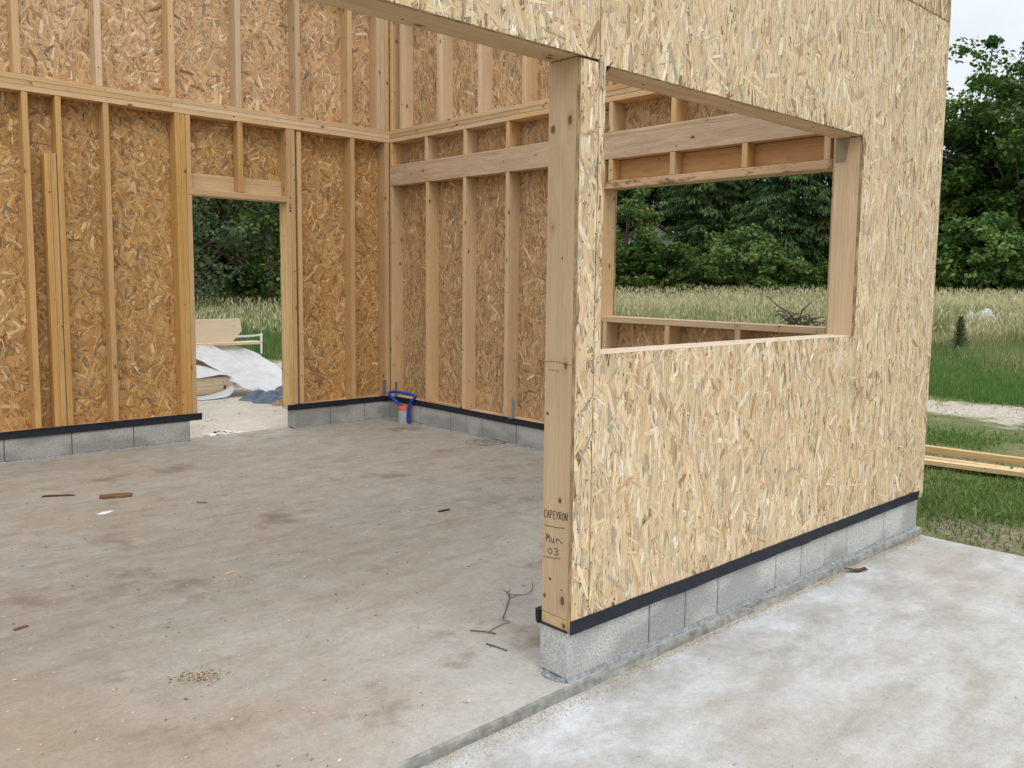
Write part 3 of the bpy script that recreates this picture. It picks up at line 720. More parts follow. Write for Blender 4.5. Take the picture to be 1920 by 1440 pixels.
# ------------------------------------------------------------------ upper storey
ul = thing('upper_stud_wall', 'upper stud wall with bright pinkish strand board above the doorway wall', 'wall', (.5, LY + .07, ZT))
for x in (-2.85, -2.25, -1.65, -1.05, -.474, .130, .735, 1.348, 1.955, 2.540): board('stud', ul, (x, yl0, ZT + .001), (x + .052, yl1, ZTOP - .05), WOOD)
for x in (2.885, 2.937, 2.989): board('stud', ul, (x, yl0, ZT + .001), (x + .05, yl1, ZTOP - .05), WOODP)
board('top_plate', ul, (-3.6, yl0, ZTOP - .049), (3.19, yl1, ZTOP), WOODP)
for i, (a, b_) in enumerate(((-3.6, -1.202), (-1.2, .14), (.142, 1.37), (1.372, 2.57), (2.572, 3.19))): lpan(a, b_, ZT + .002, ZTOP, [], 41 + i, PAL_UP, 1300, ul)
ub = thing('upper_stud_wall', 'upper stud wall above the long header plank, half hidden by the front beam', 'wall', (BX + .07, 3.0, ZT))
for y in (5.665, 5.482, 4.80, 4.195, 3.575, 2.97, 2.36, 1.75, 1.15, .55): board('stud', ub, (bx0, y, ZT + .001), (bx1, y + .052, ZTOP - .05), WOOD)
board('stud', ub, (bx0, 4.853, ZT + .001), (bx1, 4.89, ZTOP - .05), WOODP)
board('top_plate', ub, (bx0, .148, ZTOP - .049), (bx1, LY - .002, ZTOP), WOODP)
for i, (a, b_) in enumerate(((0, 1.79), (1.792, 3.01), (3.012, 4.225), (4.227, 5.87))): bpan(a, b_, ZT + .002, ZTOP, [], 51 + i, PAL_UP, ub, 1300)
uf = thing('upper_strand_board_wall', 'narrow band of strand board above the horizontal joint of the front wall', 'wall', (1.6, .07, ZT))
panel(uf, 0, (OX0, YF, 3.1225), (1, 0, 0), (0, 0, 1), (0, -1, 0), OX1 - OX0, ZTF - 3.1225, [], OT - .0005, PAL_OUT, 61, **dict(kwR, dens=900))
board('bottom_plate', uf, (OX0, y1, 3.067), (3.188, T, 3.11), WOODP)
board('top_plate', uf, (OX0, y1, ZTF - .045), (3.188, T, ZTF), WOODP)
for i in range(12): board('stud', uf, (-4.1 + i * .6, y1, 3.111), (-4.055 + i * .6, T, ZTF - .046), WOODP)

# ------------------------------------------------------------------ block plinths with their damp proof strips
def strip_geo(P0, P1, N, z0=.197, z1=.252, th=.0016, seg=60, seed=1, flap0=0, flap1=0):
    """folded black strip: hangs on the face through P0-P1 (2D), thickness th outwards along N"""
    r = np.random.RandomState(seed); P0, P1, N = np.array(P0, float), np.array(P1, float), np.array(N, float); V, F = [], []
    w_ = np.convolve(r.randn(seg + 1), np.hanning(7), 'same') * .0006; w2 = np.convolve(r.randn(seg + 1), np.hanning(9), 'same') * .0008
    for i in range(seg + 1):
        t = i / seg; p = P0 + (P1 - P0) * t; k = max(0, 1 - i / 3) * flap0 + max(0, 1 - (seg - i) / 3) * flap1
        for (o, z) in ((.0008 + th + k + abs(w2[i]), z1 + w_[i]), (.0008 + th + k * .6 + abs(w2[i]) * .5, (z0 + z1) / 2), (.0022 + th + abs(w2[i]) * 1.6 + k * .3, z0 + w2[i]), (.0006 + k * .3, z0 + w2[i]), (.0004 + k, z1 + w_[i])):
            q = p + N * o; V.append((q[0], q[1], z))
    for i in range(seg):
        for k in range(5): a = i * 5 + k; b_ = i * 5 + (k + 1) % 5; F.append([a, b_, b_ + 5, a + 5])
    F.append([0, 1, 2, 3, 4][::-1]); F.append([seg * 5 + k for k in range(5)])
    return V, F
def plinth(label, loc, ends, axis, c0, c1, mat, strips, mortar):
    t = thing('block_plinth', label, 'plinth', loc, 'block plinths under the walls')
    for a, b_ in zip(ends[:-1], ends[1:]):
        a, b_ = min(a, b_), max(a, b_); lo = [0, 0, .011]; hi = [0, 0, .1985]
        lo[axis], hi[axis] = a + .0036, b_ - .0036; lo[1 - axis], hi[1 - axis] = c0 + rnd.uniform(-.0012, .0012), c1
        board('concrete_block', t, lo, hi, mat, .0045, grain=False)
    a, b_ = min(ends), max(ends); lo = [0, 0, .0]; hi = [0, 0, .1955]; lo[axis], hi[axis] = a + .012, b_ - .012; lo[1 - axis], hi[1 - axis] = c0 + .006, c1 - .006
    board('mortar_core', t, lo, hi, MORTARD, .002, grain=False)
    for s in strips:
        me = mesh('damp_proof_strip', *strip_geo(**s), STRIP); o = obj('damp_proof_strip', me, t); o.location = -Vector(loc)
    for (P0, P1, N, w_, h_, sd_) in mortar:            # rough fillet of mortar squeezed out below the blocks
        r = np.random.RandomState(sd_); P0, P1, N = np.array(P0, float), np.array(P1, float), np.array(N, float); L_ = np.linalg.norm(P1 - P0); n_ = max(8, int(L_ / .012))
        a1 = np.convolve(r.randn(n_ + 1), np.hanning(6), 'same'); a2 = np.convolve(r.randn(n_ + 1), np.hanning(5), 'same'); V, F = [], []
        for i in range(n_ + 1):
            p = P0 + (P1 - P0) * i / n_
            for o, z in ((-.004, h_ + .006 + a2[i] * .0016), (w_ * .35 + a1[i] * .0012, h_ * .9 + a2[i] * .0018), (w_ * .8 + a1[i] * .0016, h_ * .4 + a2[i] * .0012), (w_ + a1[i] * .0018, -.003), (-.004, -.003)):
                q = p + N * o; V.append((q[0], q[1], z))
        for i in range(n_):
            for k in range(5): a_ = i * 5 + k; b2 = i * 5 + (k + 1) % 5; F.append([a_, b2, b2 + 5, a_ + 5])
        F.append([0, 1, 2, 3, 4][::-1]); F.append([n_ * 5 + k for k in range(5)])
        o = obj('mortar_fillet', mesh('mortar_fillet', V, F, MORTAR), t); o.location = -Vector(loc)
    return t
pf = plinth('pale concrete block course under the strand board wall, nearest plinth', (1.6, .07, 0), (0, .5, .752, 1.0, 1.5, 1.75, 2.0, 2.25, 2.5, 2.72, 3.19), 0, 0.0, .155, BLOCK,
    [dict(P0=(-.004, YF - .0028), P1=(3.13, YF - .0028), N=(0, -1), seed=2, flap1=.012, seg=90), dict(P0=(.004, .1462), P1=(3.0, .1462), N=(0, 1), seed=3, flap0=.02)],
    [((.004, -.001), (3.19, -.001), (0, -1), .009, .009, 4), ((-.001, .15), (-.001, .004), (-1, 0), .008, .006, 5)])
def lump(parent, c, s, seed, mat, name):
    r = np.random.RandomState(seed); V, F = [], []; nu, nv = 10, 6
    for j in range(nv + 1):
        for i in range(nu):
            t, q = 2 * math.pi * i / nu, math.pi / 2 * j / nv; k = 1 + .22 * r.randn()
            V.append((c[0] + s[0] * k * math.cos(t) * math.cos(q), c[1] + s[1] * k * math.sin(t) * math.cos(q), c[2] + s[2] * (math.sin(q)) * (1 + .1 * r.randn())))
    for j in range(nv):
        for i in range(nu): F.append([j * nu + i, j * nu + (i + 1) % nu, (j + 1) * nu + (i + 1) % nu, (j + 1) * nu + i])
    o = obj(name, mesh(name, V, F, mat, True), parent); o.location = -Vector(parent.location); return o
for i, (yy, s) in enumerate(((.085, .022), (.06, .016), (.11, .013), (.035, .012))): lump(pf, (-.012, yy, -.002), (s * .8, s, s * .8), 70 + i, MORTAR, 'mortar_lump')
# torn flap of the strip at the end of the post
FV = [(-.016, .150, .252), (-.016, .162, .258), (.03, .162, .250), (.03, .150, .246), (-.014, .148, .196), (-.014, .160, .205), (.03, .160, .2), (.03, .148, .198)]
o = obj('strip_flap', mesh('strip_flap', FV, [[0, 1, 2, 3], [0, 4, 5, 1], [0, 3, 7, 4], [1, 5, 6, 2], [4, 7, 6, 5], [2, 6, 7, 3]], STRIP), pf); o.location = -Vector(pf.location)
UV_ = [(-.006, .0, .205), (-.006, .148, .205), (-.006, .148, .199), (-.006, 0, .199), (.02, 0, .205), (.02, .148, .205), (.02, .148, .199), (.02, 0, .199)]
o = obj('strip_end', mesh('strip_end', [(a - .001 * math.sin(i), b_, c + .002 * math.sin(3 * i)) for i, (a, b_, c) in enumerate(UV_)], [[0, 1, 2, 3], [0, 4, 5, 1], [3, 2, 6, 7], [4, 7, 6, 5], [0, 3, 7, 4], [1, 5, 6, 2]], STRIP), pf); o.location = -Vector(pf.location)
plinth('grey block course left of the doorway ending at the opening', (-.5, LY + .07, 0), (.838, .337, -.163, -.663, -1.163, -1.663, -2.163, -2.663, -3.163), 0, LY, LY + .15, BLOCKD,
    [dict(P0=(-3.2, LY - .0045), P1=(.945, LY - .0045), N=(0, -1), z1=.262, seed=6, flap1=.012)], [((-3.16, LY), (.838, LY), (0, -1), .01, .008, 7)])
plinth('short grey block course between the doorway and the room corner', (2.4, LY + .07, 0), (1.886, 2.30, 2.72, BX + .148), 0, LY, LY + .15, BLOCKD,
    [dict(P0=(1.81, LY - .0045), P1=(3.04, LY - .0045), N=(0, -1), z1=.255, seed=8, flap0=.012)], [((1.886, LY), (3.04, LY), (0, -1), .01, .008, 9)])
plinth('grey damp stained block course under the wall with the header plank', (BX + .07, 3, 0), (LY - .001, 5.16, 4.65, 4.40, 4.15, 3.65, 3.15, 2.65, 2.15, 1.65, 1.15, .65, .158), 1, BX, BX + .15, BLOCKD,
    [dict(P0=(BX - .0045, .16), P1=(BX - .0045, LY - .004), N=(-1, 0), z1=.255, seed=10)], [((BX, .16), (BX, LY), (-1, 0), .01, .008, 11)])

# ------------------------------------------------------------------ small things on the floor
def simple(name, V, F, mat, label, cat, loc=(0, 0, 0), smooth=False, group=None):
    V = [tuple(np.array(v) - np.array(loc)) for v in V]
    return tag(obj(name, mesh(name, V, F, mat, smooth), None, loc), label, cat, group)
# grey drain pipe stub with an orange plug and blue conduit looped out of it
pp = thing('pipe_stub', 'grey pipe stub with orange plug standing in the back corner of the floor', 'pipe', (2.965, 5.355, 0))
def lathe(prof, c, n=24):
    V, F = [], []
    for r, z in prof:
        for i in range(n): t = 2 * math.pi * i / n; V.append((c[0] + r * math.cos(t), c[1] + r * math.sin(t), c[2] + z))
    for j in range(len(prof) - 1):
        for i in range(n): F.append([j * n + i, j * n + (i + 1) % n, (j + 1) * n + (i + 1) % n, (j + 1) * n + i])
    return V, F
o = obj('pipe_tube', mesh('pipe_tube', *lathe([(.064, 0), (.0625, .01), (.056, .022), (.055, .14), (.051, .14), (.051, .02)], (2.965, 5.355, 0)), PVC, True), pp); o.location = (-2.965, -5.355, 0)
o = obj('pipe_plug', mesh('pipe_plug', *lathe([(.0505, .135), (.0545, .141), (.0545, .15), (.050, .185), (.046, .188), (.044, .17), (.0, .165)], (2.965, 5.355, 0)), ORANGE, True), pp); o.location = (-2.965, -5.355, 0)
# blue conduit loop
P = smooth_pts([(2.950, 5.365, .17), (2.918, 5.425, .23), (2.890, 5.500, .29), (2.897, 5.515, .318), (2.925, 5.455, .328), (2.985, 5.315, .318), (3.015, 5.240, .306), (3.023, 5.223, .285), (3.005, 5.265, .235), (2.985, 5.300, .15), (2.978, 5.290, .06), (2.99, 5.275, .0)], 10)
rr = [.0165 * (1 + .10 * math.sin(i * 2.2)) for i in range(len(P))]
simple('conduit_loop', *tube_geo(P, rr, 10), BLUE, 'bright blue corrugated conduit bent into a loop above the pipe stub', 'conduit', (2.965, 5.335, 0), True)
def flat_piece(pts, z, th, seed=1, jag=.0):
    r = random.Random(seed); k = len(pts); V = []
    for s in (0, 1):
        for (x, y) in pts: V.append((x + r.uniform(-jag, jag), y + r.uniform(-jag, jag), z + th * s))
    return V, [list(range(k))[::-1], [k + i for i in range(k)]] + [[i, (i + 1) % k, (i + 1) % k + k, i + k] for i in range(k)]
def oriented(cx, cy, L, Wd, ang, jag=.15, k=10, seed=0):
    r = random.Random(seed); c, s = math.cos(ang), math.sin(ang); out = []
    for i in range(k):
        t = 2 * math.pi * i / k; a = max(-1, min(1, 1.35 * math.cos(t))) * L / 2 * (1 + r.uniform(-jag, jag) * .4); b_ = max(-1, min(1, 1.35 * math.sin(t))) * Wd / 2 * (1 + r.uniform(-jag, jag))
        out.append((cx + a * c - b_ * s, cy + a * s + b_ * c))
    return out
dv = math.atan2(-.5, .5)
def floorbit(name, cx, cy, L, Wd, ang, th, mat, label, cat, z=.0006, seed=0, jag=.15):
    V, F = flat_piece(oriented(cx, cy, L, Wd, ang, jag, 12, seed), z, th); o = simple(name, V, F, mat, label, cat, (cx, cy, 0)); grain_attr(o.data, np.array([v.co for v in o.data.vertices]), (1, .2, .1)); return o
floorbit('wood_offcut', -.35, 4.04, .20, .085, -.42, .016, WOODBR, 'brown rectangular wood offcut lying on the concrete beside a scrap of white paper', 'offcut', seed=1)
floorbit('bark_strip', -.64, 4.315, .18, .03, -.55, .008, DARKW, 'thin dark splintered bark strip left of the brown offcut', 'bark', seed=2, jag=.5)
floorbit('paper_scrap', -.53, 3.665, .10, .045, .35, .0012, PAPER, 'small white torn paper scrap on the concrete floor', 'paper', seed=3, jag=.35)
floorbit('wood_chip', .03, 3.505, .075, .014, -.95, .006, WOODBR, 'small brown wood chip in the middle of the room floor', 'wood chip', seed=4)
floorbit('pencil_stub', 1.146, 2.266, .085, .012, -.1, .01, NAILM, 'short dark stub lying mid floor near the corner post', 'stub', seed=5)
floorbit('wood_shaving', -.43, 2.03, .05, .02, .3, .004, WOODY, 'pale curled wood shaving in the left half of the floor', 'shaving', seed=6)
floorbit('cardboard_scrap', -1.4, 1.95, .06, .025, .2, .004, WOODBR, 'reddish cardboard scrap at the left edge of the floor', 'cardboard', seed=7)
o = floorbit('dry_leaf', 2.20, -.085, .14, .034, -.5, .004, DARKW, 'curled dark brown dry leaf on the pale apron outside', 'leaf', -.0415, 8, .4)
for v in o.data.vertices: v.co.z += 22 * v.co.x ** 2 * .18 + (.008 if v.co.y > 0 else 0)
# tie wires
P = smooth_pts([(.639, .87, .012), (.57, .80, .010), (.50, .785, .006), (.452, .85, .005), (.50, .88, .005)], 6)
P2 = smooth_pts([(.47, .90, .005), (.452, .85, .008), (.43, .80, .005), (.48, .80, .006)], 5)
P3 = [(.452, .835, .007), (.40, .78, .008), (.30, .69, .008), (.232, .633, .007)]
P4 = smooth_pts([(.232, .633, .007), (.21, .60, .012), (.222, .575, .008), (.19, .58, .006), (.14, .575, .005), (.079, .558, .005)], 5)
P5 = [(.035, .625, .005), (.075, .57, .006), (.095, .525, .005)]
tw = thing('tie_wire', 'long bent twisted tie wire on the concrete left of the post base', 'wire', (.3, .7, 0))
for q, rr_ in ((P, .0016), (P2, .0015), (P3, .0026), (P4, .0017), (P5, .0027)):
    o = obj('wire_piece', mesh('wire_piece', *tube_geo(q, rr_, 6), WIRE, True), tw); o.location = (-.3, -.7, 0)
simple('tie_wire', *tube_geo(smooth_pts([(.0, .475, .004), (.01, .43, .004), (.02, .365, .004)], 5), .0032, 6), WIRE, 'short curved black wire snippet nearest the post base', 'wire', (.01, .42, 0), True)
lp = []
for k in range(3):
    c = (2.80 + .06 * k, 3.93 - .03 * k); lp += [(c[0] + .085 * math.cos(t + k) + .02 * k, c[1] + .13 * math.sin(t + k), .006 + .012 * abs(math.sin(2 * t + k))) for t in [i * .5 for i in range(13)]]
lp += [(2.95, 3.95, .01), (3.0, 3.86, .006), (3.01, 3.75, .004)]
simple('wire_coil', *tube_geo(smooth_pts(lp, 2), .0018, 5), WIRE, 'loose coil of thin greenish wire on the floor beside the back wall plinth', 'wire', (2.85, 3.9, 0), True)

# shavings and sawdust: thin flakes scattered on the slab and banked along the step
def flakes(name, xy, z, size, mats, seed):
    r = np.random.RandomState(seed); n = len(xy); V = np.zeros((n, 4, 3)); ang = r.uniform(0, 6.28, n); L_ = size[0] + (size[1] - size[0]) * r.rand(n) ** 2.2; W_ = L_ * r.uniform(.18, .55, n)
    c, s = np.cos(ang), np.sin(ang); zt = r.uniform(.0006, .004, n)
    for k, (a, b_) in enumerate(((-1, -.7), (1, -.9), (.8, .8), (-.9, 1))):
        V[:, k, 0] = xy[:, 0] + (a * L_ * c - b_ * W_ * s) / 2; V[:, k, 1] = xy[:, 1] + (a * L_ * s + b_ * W_ * c) / 2; V[:, k, 2] = z + (zt if k % 2 else .0005) + .0003 * r.rand(n)
    me = mesh(name, V.reshape(-1, 3), (np.arange(n)[:, None] * 4 + np.arange(4)).tolist(), STRAND)
    pc = np.array(mats)[r.randint(0, len(mats), n)] * (1 + .15 * r.randn(n))[:, None]
    c4 = np.ones((n * 4, 4)); c4[:, :3] = np.repeat(np.clip(pc, .02, .85), 4, 0); setvec(me, 'Col', c4, 'FLOAT_COLOR'); setvec(me, 'grain', V.reshape(-1, 3) * 1.0)
    return tag(obj(name, me), kind='stuff')
r = np.random.RandomState(9)
pale = [(.66, .53, .36), (.6, .45, .28), (.74, .65, .50), (.5, .36, .21)]; dark = [(.12, .09, .07), (.2, .14, .09), (.3, .2, .12)]
xy = np.stack([r.uniform(-2.2, 2.9, 2600), r.uniform(.05, 5.6, 2600)], 1); keep = r.rand(2600) < np.clip(.75 - .28 * xy[:, 0] - .03 * xy[:, 1], .08, 1)
flakes('wood_shavings', xy[keep], .0, (.003, .022), pale, 1)
xy = np.stack([r.uniform(-2.2, 3.0, 1300), r.uniform(.02, 5.5, 1300)], 1); flakes('floor_dirt_flakes', xy, .0, (.003, .02), dark, 2)
xc = r.uniform(-1.6, 3.15, 9000); yc = -.036 - np.abs(r.randn(9000)) * np.where(xc < .3, .05, .022); flakes('sawdust', np.stack([xc, yc], 1), -.0418, (.002, .009), [(.66, .55, .40), (.58, .46, .31), (.72, .63, .48), (.5, .38, .24)], 3)
xy = np.stack([r.uniform(-2.0, 3.15, 420), r.uniform(-2.6, -.06, 420)], 1); flakes('apron_dirt_flakes', xy, -.0418, (.003, .015), dark + pale[:2], 4)
xy = np.array([(-1.01, .985)]) + r.randn(420, 2) * np.array([(.05, .03)]) @ np.array([[.75, -.66], [.66, .75]]); flakes('sawdust_patch', xy, .0, (.004, .016), dark + pale[1:], 5)
xy = np.stack([r.uniform(-.5, 3.7, 700), r.uniform(5.95, 9.4, 700)], 1); flakes('rear_wood_litter', xy, -.0518, (.01, .06), dark + pale, 6)

# ------------------------------------------------------------------ behind the doorway: timber pile under plastic sheets
def tim(name, lo, hi, mat, label, cat='beam', b=.003): return board(name, None, lo, hi, mat, b, label=label, cat=cat)
GZ = -.052
tim('timber_beam', (-.5, 8.80, GZ + .045), (2.50, 8.96, GZ + .148), WOODW, 'pale beam at the bottom of the pile beyond the doorway')
tim('timber_beam', (-.45, 8.815, GZ + .150), (2.56, 8.96, GZ + .262), WOODW, 'pale beam lying on the bottom beam, half under white plastic')
tim('timber_beam', (-.6, 9.0, GZ + .045), (2.62, 9.30, GZ + .30), WOODY, 'wide beam behind the two front beams of the pile')
tim('timber_bearer', (2.2, 8.74, GZ + .001), (2.29, 9.45, GZ + .0445), WOODBR, 'short brown bearer under the timber pile', 'bearer')
tim('timber_beam', (-.6, 9.34, GZ + .001), (2.75, 9.52, GZ + .46), WOODW, 'tall stacked beam carrying the raised plank, behind the plastic sheet')
tim('timber_plank', (-.6, 9.36, GZ + .46), (2.36, 9.50, GZ + .635), WOODO, 'reddish beam end peeping out between plastic sheet and plank', 'plank')
tim('timber_plank', (.2, 9.30, .586), (3.29, 9.52, .622), WOODW, 'long thin plank sticking out to the right above the plastic sheet', 'plank', .002)
# board on edge with its end cut to a point
prof = [(.3, .624), (2.93, .624), (3.065, .77), (3.045, .942), (.3, .945)]
V = [(x, y, z) for y in (9.46, 9.515) for x, z in prof]
o = simple('cut_board', V, [[0, 1, 2, 3, 4], [9, 8, 7, 6, 5]] + [[i, i + 5, (i + 1) % 5 + 5, (i + 1) % 5] for i in range(5)], WOODW, 'wide pale board on edge with an angled pointed end, top of the pile', 'board', (1.6, 9.49, .62))
grain_attr(o.data, np.array([v.co for v in o.data.vertices]), (3, .05, .3))
def crumple(seed):
    from mathutils import noise as mn
    o = Vector((seed * 3.7, seed * 1.3, seed * 2.1))
    return lambda x, y, z: mn.ridged_multi_fractal(Vector((x, y, z)) * 2.6 + o, 1.0, 2.1, 4, 1.0, 2.0) * .5 - .55
def cloth(name, rows, cols, fn, mat, label, cat, seed, amp=.02, loc=(0, 0, 0), group=None):
    r = np.random.RandomState(seed); V = []
    ph = r.uniform(0, 6.28, (8,)); ck = crumple(seed)
    for i in range(rows + 1):
        for j in range(cols + 1):
            u, v = i / rows, j / cols; x, y, z = fn(u, v)
            d = amp * (math.sin(9 * v + 5 * u + ph[0]) + .7 * math.sin(17 * v - 7 * u + ph[1]) + .5 * math.sin(31 * v + 13 * u + ph[2]) + .9 * abs(math.sin(7 * v - 2.5 * u + ph[3])) + .6 * abs(math.sin(15 * v + 4 * u + ph[4])) + .35 * abs(math.sin(23 * u - 12 * v + ph[5])))
            d = .45 * d + 1.9 * amp * ck(x, y * 1.6, z); V.append((x + d * .25, y - d * .6, z + d * .7))
    F = [[i * (cols + 1) + j, (i + 1) * (cols + 1) + j, (i + 1) * (cols + 1) + j + 1, i * (cols + 1) + j + 1] for i in range(rows) for j in range(cols)]
    o = simple(name, V, F, mat, label, cat, loc, True, group); md = o.modifiers.new('thick', 'SOLIDIFY'); md.thickness = .002; return o
lerp = lambda a, b_, t: tuple(x + (y - x) * t for x, y in zip(a, b_))
def curve(P):
    Q = smooth_pts(P, 8)
    def f(t): t = t * (len(Q) - 1); i = min(int(t), len(Q) - 2); return lerp(Q[i], Q[i + 1], t - i)
    return f
upE = curve([(2.86, 9.40, .60), (3.05, 9.36, .50), (3.30, 9.20, .36), (3.42, 8.95, .20), (3.50, 8.65, .06), (3.6, 8.45, -.03)])
loE = curve([(1.9, 9.26, .585), (2.20, 9.15, .48), (2.45, 8.95, .30), (2.62, 8.72, .12), (2.80, 8.48, .02), (2.95, 8.36, -.035)])
cloth('plastic_sheet', 70, 60, lambda u, v: lerp(loE(u), upE(u), v), PLASTIC, 'large white plastic sheet sliding off the timber pile down to the ground', 'plastic sheet', 1, .026, (2.9, 8.9, 0))
a1, b1 = curve([(1.4, 8.80, .225), (2.1, 8.79, .215), (2.45, 8.79, .24), (2.60, 8.80, .20)]), curve([(1.4, 9.1, .36), (2.1, 9.1, .36), (2.4, 9.05, .33), (2.62, 9.0, .28)])
cloth('plastic_sheet', 30, 14, lambda u, v: lerp(a1(u), b1(u), v), PLASTIC, 'smaller white plastic cover folded over the front beams', 'plastic sheet', 2, .010, (2, 8.95, 0))
a1, b1 = curve([(1.9, 8.62, -.045), (2.3, 8.60, -.04), (2.5, 8.66, -.035), (2.62, 8.72, .06)]), curve([(1.9, 8.76, -.02), (2.3, 8.76, .0), (2.52, 8.77, .06), (2.66, 8.80, .16)])
cloth('plastic_sheet', 24, 8, lambda u, v: lerp(a1(u), b1(u), v), PLASTIC, 'crumpled strip of white plastic trailing on the ground before the pile', 'plastic sheet', 3, .008, (2.3, 8.7, 0))
def heap(name, c, ang, L_, W_, H_, mat, label, cat, seed, amp=.3):
    r = np.random.RandomState(seed); ph = r.uniform(0, 6.28, 6); ck = crumple(seed + 20); n1, n2 = 70, 56; V = []; ca, sa = math.cos(ang), math.sin(ang)
    for i in range(n1 + 1):
        for j in range(n2 + 1):
            u, v = 2 * i / n1 - 1, 2 * j / n2 - 1; rr_ = math.sqrt(u * u + v * v); sq = max(abs(u), abs(v)) / rr_ if rr_ > 1e-6 else 1
            uu, vv = u * sq, v * sq; q = math.sqrt(uu * uu + vv * vv); e = 1 + .12 * math.sin(3 * math.atan2(vv, uu) + ph[0]) + .08 * math.sin(7 * math.atan2(vv, uu) + ph[1])
            z = H_ * max(0, 1 - q ** 2.2) * (.7 + amp * (math.sin(6 * uu + 4 * vv + ph[2]) + .8 * abs(math.sin(9 * vv - 5 * uu + ph[3])) + .5 * math.sin(15 * uu + ph[4]))) + .004
            a, b_ = uu * L_ / 2 * e, vv * W_ / 2 * e; z = z * .75 + H_ * .75 * (ck(a * 2.2, b_ * 3.2, 0) + .25) * max(0, 1 - q ** 3); V.append((c[0] + a * ca - b_ * sa, c[1] + a * sa + b_ * ca, c[2] + max(z, .003)))
    F = [[i * (n2 + 1) + j, (i + 1) * (n2 + 1) + j, (i + 1) * (n2 + 1) + j + 1, i * (n2 + 1) + j + 1] for i in range(n1) for j in range(n2)]
    return simple(name, V, F, mat, label, cat, c, True)
heap('tarpaulin', (2.93, 8.03, GZ), -.75, 1.05, .62, .16, TARP, 'crumpled slate blue tarpaulin lying in front of the plastic sheet', 'tarpaulin', 4)
heap('paper_bag', (2.80, 7.62, GZ), -.7, .42, .17, .075, BAG, 'flattened brown paper bag beside the slate blue tarpaulin', 'bag', 5, .35)
simple('site_stake', *tube_geo([(4.32, 11.4, -.2), (4.315, 11.4, .2), (4.32, 11.41, .60)], .011, 7), NAILM, 'thin dark marking stake on the bare ground behind the pile', 'stake', (4.32, 11.4, -.17))
rb = smooth_pts([(3.0, 9.62, .685), (3.5, 10.2, .64), (4.31, 11.38, .57)], 8)
V = [p for q in rb for p in ((q[0], q[1], q[2] + .016), (q[0], q[1], q[2] - .016))] ; k = len(V)
V += [(4.30, 11.37, .60), (4.235, 11.33, .60), (4.275, 11.34, .25), (4.23, 11.31, .27)]
simple('barrier_tape', V, [[2 * i, 2 * i + 1, 2 * i + 3, 2 * i + 2] for i in range(len(rb) - 1)] + [[k, k + 1, k + 3, k + 2]], PAPER, 'white tape strung from the pointed board to the dark stake', 'tape', (4, 10.5, .5))
# pale strap and wrapper just outside the threshold
P = smooth_pts([(1.16, 6.20, -.045), (1.22, 6.06, -.03), (1.33, 6.02, -.035), (1.37, 6.10, -.03), (1.28, 6.18, -.02), (1.36, 6.12, -.025), (1.48, 6.08, -.045), (1.66, 6.02, -.047)], 6)
V = [p for i, q in enumerate(P) for p in ((q[0] - .016, q[1] - .024, q[2] + .008 + .012 * math.sin(i)), (q[0] + .016, q[1] + .024, q[2] + .012))]
ws = simple('packing_strap', V, [[2 * i, 2 * i + 1, 2 * i + 3, 2 * i + 2] for i in range(len(P) - 1)], plain('strap_cream', (.78, .74, .66), .6, .2), 'twisted cream packing strap with a blue tip outside the doorway', 'strap', (1.4, 6.1, GZ))
lumpv = [(1.245, 6.19, -.05), (1.285, 6.16, -.05), (1.29, 6.20, -.05), (1.25, 6.22, -.05), (1.262, 6.19, -.012), (1.275, 6.185, -.018)]
o = obj('strap_buckle', mesh('strap_buckle', lumpv, [[0, 1, 5, 4], [1, 2, 5], [2, 3, 4, 5], [3, 0, 4]], BLUE), ws); o.location = -Vector(ws.location)

# ------------------------------------------------------------------ battens on the grass, right of the wall
def batten(p0, p1, w_, h_, label):
    p0, p1 = Vector(p0), Vector(p1); d = (p1 - p0); L_ = d.length; V, F = cbox(L_, w_, h_, .003); me = mesh('timber_batten', V, F, WOODL); grain_attr(me, V, (L_, w_, h_))
    o = obj('timber_batten', me, None, (p0 + p1) / 2); o.rotation_euler = d.to_track_quat('X', 'Z').to_euler(); tag(o, label, 'batten', 'battens lying on the grass')
g0 = -.16
batten((6.08, 2.9, g0 + .105), (6.58, -1.9, g0 + .095), .07, .065, 'thicker batten lying on top, farthest of the three on the grass')
batten((5.66, 2.5, g0 + .045), (6.41, -1.6, g0 + .035), .10, .045, 'flat yellow batten nearest the apron, lowest on the grass')
batten((5.88, 2.7, g0 + .045), (6.41, -2.0, g0 + .04), .09, .045, 'thin yellow batten wedged between the two others on the grass')

